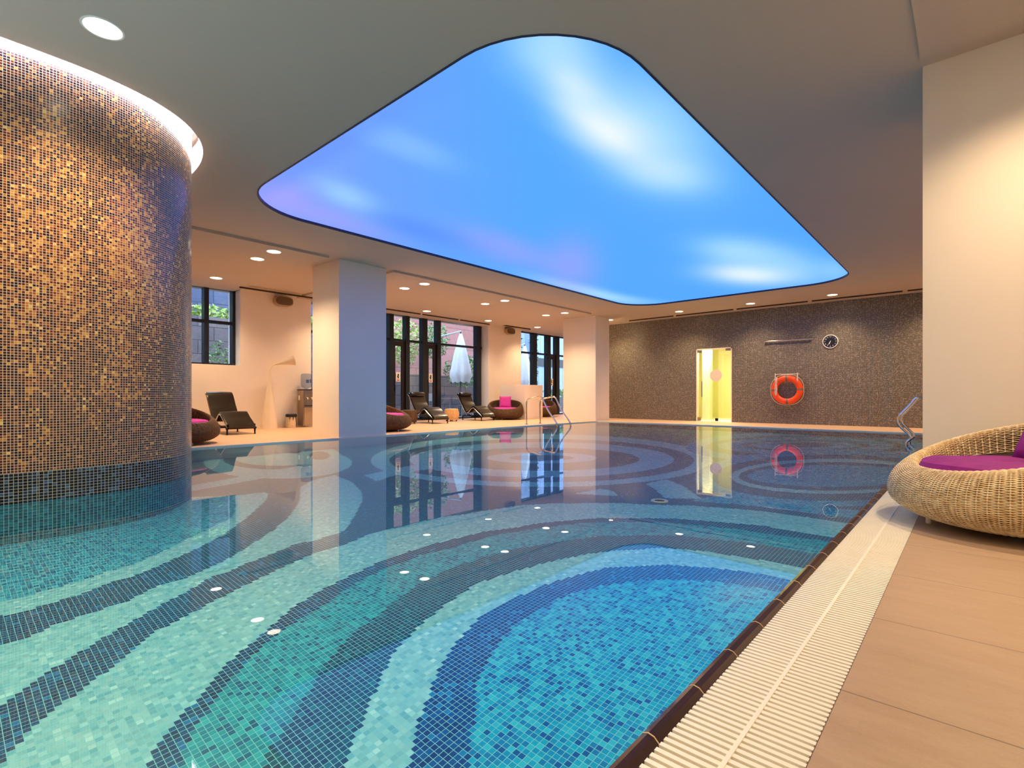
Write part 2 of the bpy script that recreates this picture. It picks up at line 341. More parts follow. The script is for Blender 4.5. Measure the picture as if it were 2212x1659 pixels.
# backlit print
def skylight():
    root = thing('backlit_sky_ceiling', 'large rounded rectangular backlit panel printed with blue sky and white clouds', 'ceiling light panel', (0, 0, 0))
    # colour chart of the printed sky with a near-edge shadow painted in, 26 by 50 samples of red, green, blue
    BL = [129,164,255,131,161,252,143,166,255,144,166,255,139,165,255,136,166,255,135,166,255,135,166,255,133,167,255,130,167,255,127,167,255,123,167,255,119,168,255,115,168,255,111,168,255,109,168,255,106,169,255,104,169,255,103,169,255,101,170,255,100,170,255,99,170,255,99,171,255,99,171,255,99,172,255,99,173,255,100,175,255,102,177,255,106,178,254,110,180,254,116,182,254,122,183,254,128,184,254,133,185,254,136,187,253,139,190,253,140,193,253,141,195,253,141,197,253,139,198,252,137,198,252,133,197,253,129,195,253,124,193,253,120,191,253,116,188,253,113,186,254,110,185,254,107,183,254,105,181,254,133,164,255,138,161,252,154,167,255,154,167,255,149,167,255,148,167,255,147,167,255,146,167,255,142,167,255,137,167,255,131,167,255,125,167,255,119,167,255,114,167,255,110,167,255,107,168,255,105,168,255,103,168,255,102,169,255,102,169,255,101,170,255,101,171,255,102,172,255,103,173,255,105,175,255,108,178,254,113,181,254,119,185,254,127,188,253,135,191,253,143,193,253,150,194,253,154,195,253,158,197,253,160,199,252,161,202,252,162,206,252,163,210,251,163,213,251,162,215,251,160,215,251,158,214,251,155,213,251,150,210,251,144,206,252,138,202,252,132,198,252,126,195,253,120,191,253,115,188,253,137,164,254,145,162,251,162,167,255,160,167,255,157,167,255,155,167,255,153,167,255,149,167,255,143,167,255,135,167,255,127,166,255,119,165,255,113,164,255,109,164,255,106,165,255,104,165,255,103,166,255,103,167,255,104,168,255,104,169,255,105,169,255,106,170,255,107,171,255,108,173,255,110,175,255,113,177,254,118,180,254,125,183,254,133,185,254,141,187,253,148,188,253,153,190,253,157,192,253,159,195,253,160,199,252,161,203,252,162,207,252,162,211,251,161,214,251,161,215,251,160,215,251,159,215,251,157,214,251,154,212,251,150,210,251,144,206,252,137,202,252,130,197,253,123,193,253,117,189,253,140,164,254,147,161,251,163,168,255,160,167,255,154,167,255,151,167,255,147,168,255,140,168,255,131,166,255,121,163,255,112,160,255,107,159,255,104,158,255,102,159,255,102,160,255,103,162,255,105,163,255,107,165,255,110,167,255,112,168,255,114,169,255,115,169,255,115,170,255,114,171,255,113,171,255,114,172,255,118,173,255,123,174,255,129,174,255,135,175,255,138,176,254,139,177,254,139,179,254,137,182,254,135,185,254,133,188,253,131,191,253,130,193,253,129,195,253,130,196,253,132,198,253,134,200,252,136,201,252,138,202,252,137,202,252,135,200,252,131,198,253,125,194,253,118,190,253,112,186,254,138,164,254,144,161,250,160,167,255,153,167,255,143,169,255,140,173,254,136,175,254,127,171,254,115,163,255,107,158,255,102,155,255,100,154,255,99,154,255,100,156,255,102,158,255,106,160,255,111,162,255,116,165,255,121,166,255,124,168,255,125,169,255,125,169,255,124,170,255,122,170,255,121,170,255,122,170,255,126,170,255,130,170,255,134,170,255,135,170,255,134,170,255,129,171,255,123,172,255,116,173,255,110,174,255,105,175,255,101,175,255,99,176,255,98,176,255,98,177,255,99,178,254,102,180,254,106,182,254,111,185,254,115,188,253,118,190,253,118,190,253,117,189,253,114,187,254,109,184,254,133,164,254,136,159,250,150,167,255,143,171,255,142,183,253,145,192,253,138,187,253,122,174,254,109,162,255,103,157,255,100,155,255,100,155,255,101,156,255,104,158,255,109,160,255,116,163,255,123,165,255,129,166,255,133,167,255,134,168,255,134,169,255,132,169,255,130,170,255,128,170,255,128,170,255,132,170,255,136,170,255,138,170,255,138,170,255,136,170,255,130,170,255,122,170,255,113,171,255,105,171,255,99,172,255,95,172,255,93,172,255,91,172,255,91,172,255,91,172,255,91,172,255,91,173,255,92,173,255,94,174,255,96,176,255,100,178,254,103,180,254,105,181,254,106,182,254,105,181,254,130,163,254,127,159,249,140,170,255,144,185,253,153,202,252,152,203,252,137,189,253,120,173,254,109,165,255,105,162,255,104,162,255,106,162,255,109,163,255,114,164,255,121,166,255,128,167,255,133,168,255,136,168,255,137,169,255,137,169,255,135,169,255,132,170,255,130,170,255,131,170,255,134,170,255,138,170,255,141,169,255,140,169,255,137,170,255,130,170,255,121,170,255,111,171,255,103,171,255,97,172,255,94,172,255,92,172,255,91,172,255,90,172,255,90,172,255,90,172,255,90,172,255,90,172,255,90,172,255,90,172,255,91,172,255,91,173,255,93,174,255,94,175,255,96,176,255,97,176,255,127,163,254,121,159,249,135,176,254,144,191,253,147,197,252,138,189,253,123,177,254,113,169,255,109,167,255,108,167,255,108,167,255,110,168,255,114,168,255,119,169,255,125,169,255,129,169,255,132,169,255,133,169,255,132,170,255,129,170,255,126,170,255,125,170,255,128,170,255,133,170,255,138,170,255,140,169,255,139,169,255,135,170,255,128,170,255,118,171,255,108,171,255,101,171,255,96,172,255,93,172,255,91,172,255,90,172,255,90,172,255,90,172,255,90,172,255,90,172,255,90,172,255,90,172,255,90,172,255,90,172,255,90,172,255,90,172,255,90,172,255,90,172,255,91,173,255,91,173,255,126,163,254,117,159,249,128,172,254,129,177,254,125,176,254,118,171,255,113,168,255,110,168,255,108,168,255,107,169,255,107,169,255,108,169,255,110,170,255,113,170,255,116,170,255,118,170,255,118,170,255,118,170,255,116,171,255,114,171,255,116,171,255,121,170,255,128,170,255,135,170,255,138,170,255,137,170,255,132,170,255,123,170,255,113,171,255,104,171,255,98,172,255,94,172,255,92,172,255,91,172,255,90,172,255,90,172,255,90,172,255,90,172,255,90,172,255,90,172,255,90,172,255,90,172,255,90,172,255,90,172,255,90,172,255,90,172,255,90,172,255,90,172,255,90,172,255,90,172,255,124,163,254,115,157,248,121,167,255,118,167,255,115,167,255,112,167,255,110,168,255,108,168,255,106,169,255,104,169,255,103,169,255,103,170,255,103,170,255,103,170,255,103,171,255,103,171,255,102,171,255,101,171,255,101,171,255,105,171,255,113,171,255,122,170,255,130,170,255,133,170,255,131,170,255,126,170,255,117,171,255,108,171,255,100,171,255,95,172,255,92,172,255,91,172,255,90,172,255,90,172,255,90,172,255,90,172,255,90,172,255,90,172,255,90,172,255,90,172,255,90,172,255,90,172,255,90,172,255,90,172,255,90,172,255,90,172,255,90,172,255,90,172,255,90,172,255,90,172,255,122,163,254,113,157,248,118,166,255,116,167,255,113,167,255,111,168,255,108,168,255,106,169,255,104,169,255,102,169,255,101,170,255,99,170,255,98,171,255,97,171,255,95,171,255,94,171,255,93,172,255,94,172,255,98,172,255,106,171,255,115,171,255,123,170,255,125,170,255,123,170,255,117,171,255,110,171,255,102,171,255,96,172,255,93,172,255,91,172,255,90,172,255,90,172,255,90,172,255,90,172,255,90,172,255,90,172,255,91,172,255,91,172,255,91,172,255,91,172,255,91,172,255,91,172,255,91,172,255,91,172,255,90,172,255,90,172,255,90,172,255,90,172,255,90,172,255,90,172,255,121,163,254,112,158,248,117,166,255,114,167,255,111,168,255,109,168,255,107,169,255,105,169,255,102,169,255,100,170,255,99,170,255,97,171,255,95,171,255,94,171,255,92,172,255,91,172,255,92,172,255,95,172,255,101,171,255,108,171,255,114,171,255,116,171,255,114,171,255,109,171,255,102,171,255,97,172,255,93,172,255,91,172,255,91,172,255,90,172,255,90,172,255,90,172,255,90,172,255,91,172,255,91,173,255,92,173,255,92,173,255,93,174,255,93,174,255,93,174,255,93,174,255,93,174,255,93,173,255,92,173,255,92,173,255,91,173,255,91,172,255,91,172,255,90,172,255,90,172,255,119,164,253,111,158,249,116,168,255,115,170,255,112,170,255,109,170,255,106,170,255,103,170,255,101,170,255,99,170,255,97,171,255,95,171,255,93,171,255,92,172,255,90,172,255,91,172,255,92,172,255,96,172,255,101,171,255,105,171,255,106,171,255,104,171,255,101,171,255,97,172,255,93,172,255,92,172,255,91,172,255,90,172,255,90,172,255,90,172,255,90,172,255,91,172,255,91,173,255,93,173,255,94,174,255,96,175,255,98,176,255,99,177,255,100,177,255,101,178,255,100,177,255,99,177,255,98,176,255,96,175,255,95,175,255,94,174,255,93,173,255,92,173,255,91,173,255,91,172,255,118,165,253,114,163,249,126,180,254,130,185,253,127,185,253,119,181,254,111,175,254,104,172,255,100,171,255,97,171,255,95,171,255,93,171,255,91,172,255,90,172,255,90,172,255,91,172,255,93,172,255,95,172,255,98,172,255,98,172,255,97,172,255,95,172,255,93,172,255,91,172,255,91,172,255,90,172,255,90,172,255,90,172,255,90,172,255,90,172,255,91,173,255,92,173,255,94,174,255,97,176,255,101,178,255,106,180,254,110,183,254,114,185,254,116,186,254,117,186,254,116,186,254,113,184,254,110,183,254,106,181,254,103,179,255,99,177,255,97,176,255,95,174,255,93,174,255,92,173,255,117,165,253,113,165,249,126,181,254,130,187,253,128,187,253,119,182,254,110,176,254,102,173,255,98,171,255,95,171,255,93,171,255,91,172,255,90,172,255,90,172,255,90,172,255,91,172,255,92,172,255,93,172,255,93,172,255,93,172,255,92,172,255,91,172,255,90,172,255,90,172,255,90,172,255,90,172,255,90,172,255,91,172,255,91,173,255,92,173,255,93,174,255,95,175,255,99,177,255,105,180,254,113,184,254,123,189,254,132,194,254,139,198,253,144,200,253,145,201,253,143,200,253,138,197,253,132,194,254,124,190,254,117,186,254,110,183,254,104,180,255,100,177,255,96,175,255,94,174,255,114,165,254,108,162,250,110,169,255,109,171,255,107,172,255,104,172,255,100,171,255,97,171,255,95,171,255,93,171,255,91,172,255,90,172,255,90,172,255,90,172,255,90,172,255,91,172,255,91,172,255,91,172,255,91,172,255,91,172,255,90,172,255,90,172,255,90,172,255,90,172,255,91,172,255,91,173,255,92,173,255,93,174,255,94,175,255,96,176,255,98,177,255,102,179,254,108,182,254,117,187,254,130,194,254,145,201,253,159,209,253,171,215,252,179,219,252,182,221,252,179,219,252,173,216,252,162,210,253,150,204,253,138,197,253,126,191,254,116,186,254,108,182,254,102,178,255,98,176,255,112,166,254,107,163,251,107,168,255,104,169,255,101,170,255,99,170,255,97,171,255,95,171,255,92,171,255,91,172,255,90,172,255,90,172,255,90,172,255,90,172,255,91,172,255,91,172,255,91,172,255,91,173,255,91,173,255,91,173,255,91,173,255,91,173,255,91,173,255,91,173,255,92,174,255,94,175,255,97,176,255,100,178,254,104,181,254,107,183,254,111,185,254,115,188,254,122,191,253,132,196,253,146,203,253,163,212,252,181,221,252,197,230,251,209,235,251,214,238,251,213,237,251,206,234,251,194,227,251,179,219,252,162,210,253,146,201,253,131,194,254,119,187,254,109,182,254,102,179,255,110,166,254,105,165,252,105,169,255,102,170,255,99,170,255,97,171,255,94,171,255,92,172,255,90,172,255,90,172,255,91,172,255,91,173,255,92,173,255,92,173,255,93,174,255,93,174,255,93,174,255,93,174,255,93,174,255,92,173,255,92,173,255,92,173,255,92,173,255,93,174,255,96,176,255,100,178,254,106,182,254,114,187,254,121,192,253,128,196,253,133,199,252,137,202,252,141,204,252,147,206,252,156,211,252,170,217,251,186,226,251,203,234,251,217,241,250,225,245,250,228,246,250,224,244,250,215,238,251,200,230,251,181,221,252,162,210,252,144,201,253,129,193,254,117,186,254,108,181,254,108,167,254,104,166,253,102,169,255,99,170,255,97,171,255,94,171,255,92,172,255,91,173,255,92,173,255,93,174,255,95,175,255,97,177,255,99,178,254,100,179,254,101,179,254,100,178,254,99,177,254,97,177,255,96,176,255,95,175,255,94,175,255,94,174,255,94,174,255,95,175,255,99,178,254,106,182,254,115,188,253,127,196,253,139,203,252,149,209,251,155,213,251,158,215,251,160,216,251,160,216,251,162,216,251,167,219,251,178,223,251,191,230,251,205,236,250,215,241,250,220,243,250,221,243,250,215,240,250,204,233,251,188,225,251,170,215,252,152,205,253,136,197,253,123,190,254,112,184,254,105,168,254,102,168,254,99,170,255,97,171,255,95,172,255,93,173,255,95,175,255,100,178,254,106,182,254,112,185,254,116,188,254,120,191,253,124,193,253,126,195,253,125,194,253,120,191,253,113,187,254,107,183,254,103,180,254,99,178,254,97,176,255,96,176,255,95,175,255,96,176,255,99,178,254,106,182,254,117,189,253,131,198,253,144,206,252,155,213,251,162,218,251,166,220,250,166,220,250,166,220,250,165,219,251,165,219,251,169,220,251,176,223,251,185,227,251,193,231,250,200,234,250,202,234,250,199,233,251,192,228,251,181,222,251,167,214,252,152,206,253,138,199,253,126,192,254,116,187,254,103,169,255,100,170,254,99,173,255,99,175,255,102,178,254,112,186,254,134,198,253,158,211,252,174,219,251,179,222,251,174,220,251,170,218,251,171,219,251,171,220,251,165,217,251,154,211,251,138,202,252,124,193,253,112,186,254,105,181,254,100,178,254,97,177,255,96,176,255,95,175,255,97,176,255,102,179,254,110,185,254,122,192,253,134,200,252,146,207,252,155,213,251,160,216,251,162,218,251,163,218,251,162,218,251,162,217,251,163,217,251,165,218,251,169,220,251,173,222,251,177,223,251,179,223,251,178,222,251,173,220,251,166,216,252,157,210,252,146,204,252,136,198,253,126,193,253,117,188,254,101,170,255,106,177,254,118,188,253,128,196,253,148,207,252,183,225,251,209,238,250,228,246,250,238,250,250,235,249,250,219,242,250,202,234,250,195,232,250,193,231,250,187,229,250,176,224,250,158,214,251,138,202,252,121,191,253,109,184,254,102,180,254,98,177,255,95,175,255,94,175,255,94,175,255,96,176,255,100,178,254,107,183,254,116,188,253,126,195,253,135,201,252,142,205,252,148,209,251,151,211,251,153,212,251,154,212,251,154,212,251,156,213,251,157,214,251,159,214,251,161,215,251,161,215,251,160,214,251,157,212,252,152,209,252,146,205,252,139,201,253,131,196,253,124,192,253,117,188,254,104,176,254,133,198,252,159,216,251,177,224,250,204,236,250,208,238,250,200,235,250,206,237,250,213,240,250,209,238,250,197,233,250,185,228,250,179,225,250,179,225,251,177,224,251,168,219,251,153,211,251,135,200,252,119,190,253,107,183,254,100,179,254,96,176,255,94,175,255,93,174,255,92,173,255,92,173,255,93,174,255,96,176,255,100,178,254,105,182,254,112,186,254,118,190,253,125,194,253,130,197,253,134,200,252,137,202,252,140,203,252,142,204,252,143,205,252,145,206,252,145,206,252,145,206,252,144,205,252,142,204,252,139,202,252,135,199,253,130,196,253,125,193,253,120,190,253,115,187,254,106,180,254,147,208,252,168,221,250,166,219,251,157,213,251,151,210,251,154,212,251,162,217,251,168,221,250,169,221,250,166,220,250,160,216,251,152,211,251,146,207,252,142,204,252,135,200,252,127,195,253,116,189,253,107,183,254,100,179,254,96,176,255,94,174,255,92,174,255,92,173,255,91,173,255,91,172,255,91,172,255,91,173,255,92,173,255,94,174,255,96,176,255,99,178,254,103,180,254,107,183,254,111,185,254,114,187,254,118,189,253,121,191,253,123,193,253,127,195,253,130,197,253,133,199,252,136,201,252,138,202,252,138,202,252,137,201,252,134,199,252,129,197,253,124,193,253,118,190,253,95,175,255,117,189,253,130,197,253,119,190,253,111,185,254,116,188,253,126,195,253,135,200,252,140,204,252,141,204,252,138,202,252,132,199,252,126,195,253,119,190,253,113,186,254,108,183,254,103,180,254,99,178,254,96,176,255,94,175,255,92,174,255,92,173,255,91,173,255,91,172,255,90,172,255,90,172,255,90,172,255,90,172,255,90,172,255,90,172,255,91,173,255,92,173,255,93,174,255,94,175,255,96,176,255,98,177,255,100,179,254,104,181,254,110,185,254,117,189,253,124,194,253,130,198,253,135,200,252,136,201,252,135,201,252,132,199,252,127,196,253,121,192,253,115,188,253,110,184,254,90,172,255,92,173,255,94,174,255,93,174,255,93,174,255,96,176,255,100,178,254,104,181,254,106,182,254,107,183,254,106,182,254,104,181,254,102,179,254,99,178,254,97,176,255,95,175,255,93,174,255,92,173,255,92,173,255,91,173,255,91,172,255,90,172,255,90,172,255,90,172,255,90,172,255,90,172,255,90,172,255,90,172,255,90,172,255,90,172,255,90,172,255,90,172,255,90,172,255,90,172,255,91,173,255,91,173,255,92,173,255,93,174,255,94,174,255,95,175,255,96,176,255,97,176,255,98,177,255,98,177,255,98,177,255,98,177,255,97,176,255,96,176,255,96,176,255,95,175,255]
    gx, gy = 26, 50; g = np.array(BL, float).reshape(gx, gy, 3) / 255
    def up(a, n):                                   # smooth resampling of the print's colour chart
        k = a.shape[0]; u = np.linspace(0, k - 1, n); i = np.clip(u.astype(int), 0, k - 2); t = (u - i)[:, None, None]; p = lambda q: a[np.clip(i + q, 0, k - 1)]
        return .5 * (2 * p(0) + (p(1) - p(-1)) * t + (2 * p(-1) - 5 * p(0) + 4 * p(1) - p(2)) * t ** 2 + (3 * p(0) - 3 * p(1) + p(2) - p(-1)) * t ** 3)
    nx, ny = 76, 148; col = np.clip(up(up(g, nx).transpose(1, 0, 2), ny).transpose(1, 0, 2), 0, 1); col = np.where(col < .04045, col / 12.92, ((col + .055) / 1.055) ** 2.4)
    x = np.linspace(SKX0 - .1, SKX1 + .1, nx); y = np.linspace(SKY0 - .1, SKY1 + .1, ny); X, Y = np.meshgrid(x, y, indexing='ij')
    col[..., 2] *= 1.5
    idx = np.arange(nx * ny).reshape(nx, ny)
    f = np.stack([idx[:-1, :-1], idx[1:, :-1], idx[1:, 1:], idx[:-1, 1:]], -1).reshape(-1, 4)[:, ::-1]
    v = np.stack([X, Y, np.full_like(X, H + .035)], -1).reshape(-1, 3)
    me = bpy.data.meshes.new('printed_membrane'); me.from_pydata(v.tolist(), [], f.tolist()); me.update()
    at = me.color_attributes.new('sky', 'FLOAT_COLOR', 'POINT')
    at.data.foreach_set('color', np.concatenate([col.reshape(-1, 3), np.ones((nx * ny, 1))], 1).astype(np.float32).ravel())
    tt = NT('backlit_sky'); a = tt.n('ShaderNodeAttribute', attribute_name='sky'); e = tt.n('ShaderNodeEmission'); e.inputs[1].default_value = SKY_E
    tt.t.links.new(a.outputs['Color'], e.inputs[0]); tt.t.links.new(e.outputs[0], tt.o.inputs[0]); me.materials.append(tt.m)
    o = bpy.data.objects.new('printed_membrane', me); C.objects.link(o); o.parent = root
    lp = rrect(SKX0, SKX1, SKY0, SKY1, SKR); n = len(lp)
    inner = rrect(SKX0 + .018, SKX1 - .018, SKY0 + .018, SKY1 - .018, SKR - .018)
    m = MB(); m.v = [(x, y, H - .006) for x, y in lp] + [(x, y, H - .006) for x, y in inner] + [(x, y, H + .034) for x, y in inner] + [(x, y, H + .034) for x, y in lp]
    for i in range(n):
        j = (i + 1) % n
        for k in range(3): m.f.append((k * n + i, k * n + j, (k + 1) * n + j, (k + 1) * n + i))
    m.build('edge_profile', 'dark_profile', root)
skylight()
# cove slot round the drum
struct('trim_1', ribbon(SLOT, H, H + .30), 'wall_white')
cv = ribbon(superell(-7.1, .5, 1.755, 1.545, 2.6), H + .03, H + .26).build('cove_strip_light', 'cove_glow')
tag(cv, 'glowing white light strip hidden in the ceiling slot around the mosaic drum', 'strip light')
# lounge ceiling panels dropped a few centimetres
for k, (y0, y1) in enumerate(((-3, 4.98), (6.43, 13.93))):
    struct('ceiling_panel', MB().box(-13.98, -9.03, y0, y1, H - .045, H - .001), 'ceiling_paint')
struct('ceiling_panel', MB().box(-.3, 2.5, -3, 5.08, H - .03, H - .001), 'ceiling_paint')
# linear slot diffusers
def slot(x0, x1, y0, y1, z, label):
    tag(MB().box(x0, x1, y0, y1, z - .034, z).build('slot_diffuser', 'ceiling_slot'), label, 'air vent', 'linear air slots in the ceiling')
for y0, y1, lb in ((4.85, 6.75, 'thin dark air slot in ceiling above the white floor lamp wall'), (6.85, 8.7, 'thin dark air slot in ceiling behind the near square column'),
                   (8.8, 10.2, 'thin dark air slot in ceiling above the left glass door'), (10.3, 11.8, 'thin dark air slot in ceiling above the second glass door'),
                   (11.9, 13.3, 'thin dark air slot in ceiling above the large outdoor parasol')):
    slot(-12.95, -12.91, y0, y1, H - .045, lb)
slot(-12.95, -12.9, 13.96, 15.6, H, 'thin dark air slot in ceiling beside the small wall speaker by far column')
for x0, x1, lb in ((-8.9, -7.3, 'thin dark air slot in ceiling above the far left of the mosaic wall'), (-7.2, -5.4, 'thin dark air slot in ceiling above the glass door in mosaic wall'),
                   (-5.3, -3.4, 'thin dark air slot in ceiling above the orange life ring'), (-3.3, -1.3, 'thin dark air slot in ceiling above the round wall clock'), (-1.2, .6, 'thin dark air slot in ceiling at right end of the mosaic wall')):
    slot(x0, x1, 16.12, 16.15, H, lb)

# ------------------------------------------------------------------ downlights
def make_downlight():
    root = thing('downlight', '', 'ceiling lamp', (0, 0, 0), 0, 'round recessed downlights')
    MB().lathe([(.112, .0), (.114, -.004), (.124, -.006), (.130, -.001), (.128, .012), (.112, .012)], 32).build('trim_ring', 'white_plastic', root, True)
    MB().lathe([(.001, -.002), (.112, -.002), (.112, .006), (.001, .006)], 32).build('lens', 'lamp_glow', root)
    L = bpy.data.lights.new('lamp_light', 'SPOT'); L.energy = LAMP_W; L.color = (1, .72, .44); L.spot_size = math.radians(128); L.spot_blend = .9; L.shadow_soft_size = .09
    lo = bpy.data.objects.new('lamp_light', L); C.objects.link(lo); lo.parent = root; lo.location = (0, 0, -.02)
    return root
dl = make_downlight()
LAMPS = [(-4.66, .82, H, 'large bright round downlight at top left, beside the mosaic drum'),
 (-12.39, 4.16, 0, 'round downlight in front of the paned window on the left'),
 (-10.09, 4.10, 0, 'round downlight on the left before the near column, nearer the window of the pair'),
 (-9.36, 4.09, 0, 'round downlight on the left before the near column, nearer the pool of the pair'),
 (-12.4, 7.2, 0, None), (-10.2, 7.57, 0, 'round downlight just right of the near column, left one of the pair'),
 (-9.45, 7.58, 0, 'round downlight just right of the near column, right one of the pair'),
 (-12.42, 10.05, 0, 'small round downlight above the glass doors'),
 (-10.22, 10.35, 0, 'round downlight in the middle of the lounge ceiling, left of the pair'),
 (-9.48, 10.36, 0, 'round downlight in the middle of the lounge ceiling, right of the pair'),
 (-12.42, 12.73, 0, 'small round downlight in front of the white outdoor parasol'),
 (-10.2, 13.10, 0, 'small round downlight left of the far column, left of the pair'),
 (-9.48, 13.13, 0, 'small round downlight left of the far column, right of the pair'),
 (-12.43, 15.43, H, 'smallest round downlight, left of the far column above low wall'),
 (-9.36, 15.6, H, 'round downlight just right of the far column above mosaic wall'),
 (-6.82, 15.5, H, 'round downlight above the glass door, second along the mosaic wall'),
 (-4.72, 15.53, H, 'round downlight between glass door and life ring, third along the mosaic wall'),
 (-2.72, 15.6, H, 'round downlight above the clock, fourth along the mosaic wall'),
 (-.6, 15.6, H, None), (1.2, 15.6, H, None), (-2.6, .82, H, None), (-2.6, -1.4, H, None), (-5.0, -1.4, H, None), (-.05, -1.4, H, None), (-.05, 1.6, H, None), (.42, 4.42, 0, None), (.6, 2.6, 0, None), (1.3, 7.5, H, None), (1.3, 11, H, None), (-12.4, 18.2, H, None)]  # unlabelled ones are unseen; the row behind the camera is added to brighten the pool
for i, (x, y, z, lb) in enumerate(LAMPS):
    z = z or (H - .045 if x < 0 else H - .03)
    lb = lb or 'unseen round recessed downlight in the ceiling, added to light the room'
    if i == 0: o = dl; o.location = (x, y, z); o['label'] = lb
    else: copy_tree(dl, (x, y, z), 0, lb)

# ------------------------------------------------------------------ floors, pool
struct('floor', MB().box(-.27, 2.5, -3, PY1, -.3, 0), 'deck_tile')
struct('floor', MB().box(-14.1, PX0, -3, 20.5, -.3, 0), 'lounge_tile')
struct('floor', MB().box(PX0, 2.5, PY1, 16.62, -.3, 0), 'lounge_tile')
struct('floor', MB().box(PX0, -.27, -3, PY0, -.3, 0), 'deck_tile')
struct('trim_2', MB().box(PX0 - .0, PX0 + .035, PY0, PY1, -.5, .004), 'edge_stone')
struct('trim_3', MB().box(PX0, PX1, PY1 - .05, PY1, -.5, .003), 'edge_stone')
# drainage channel and grate
struct('drain_channel', MB().box(-.56, -.27, PY0, PY1, -.3, -.045), 'channel')
gr = MB(); y = -.4
while y < PY1:
    for a, b in ((-.535, -.41), (-.395, -.27)): pass
    gr.box(-.537, -.268, y, y + .0135, -.024, 0.001); y += .0236
gr_root = thing('overflow_grate', 'long cream slatted drainage grate running along the right pool edge', 'drain grate', (0, 0, 0))
gr.build('slats', 'grate_plastic', gr_root)
MB().box(-.4085, -.3985, -.4, PY1, -.018, .003).build('centre_rib', 'grate_plastic', gr_root)
# coping
cp = MB(); jt = MB(); prof = [(-.588 + .0 , -.06), (-.590, -.012), (-.582, .004), (-.568, .010), (-.553, .007), (-.541, -.004), (-.538, -.03), (-.538, -.06)]
y = 1.119 - .268 * 8
while y < PY1:
    for (m, a, b, g) in ((cp, y + .002, y + .266, 0), (jt, y - .002, y + .002, .0008)):
        vs = [(px, yy, pz + g) for yy in (a, b) for px, pz in prof]; n = len(prof)
        m.add(vs, [(i, i + 1, n + i + 1, n + i) for i in range(n - 1)] + [tuple(range(n - 1, -1, -1)), tuple(range(n, 2 * n))])
    y += .268
cpo = struct('trim_4', cp, 'coping_stone', smooth=False)
jt.build('coping_joints', 'joint_grout', cpo)
# pool shell
struct('pool_wall', MB().box(PX1 - .03, PX1 + .02, PY0, PY1, -1.6, -.05), 'pool_side_mosaic')
struct('pool_wall', MB().box(PX0 - .1, PX0 + .02, PY0, PY1 - .05, -1.6, -.045), 'pool_side_mosaic')
struct('pool_wall', MB().box(PX0 + .02, PX1, PY1 - .07, PY1 - .06, -1.6, -.045), 'pool_end_mosaic')
struct('pool_wall', MB().box(PX0, PX1, PY0 - .1, PY0, -1.6, -.02), 'pool_end_mosaic')
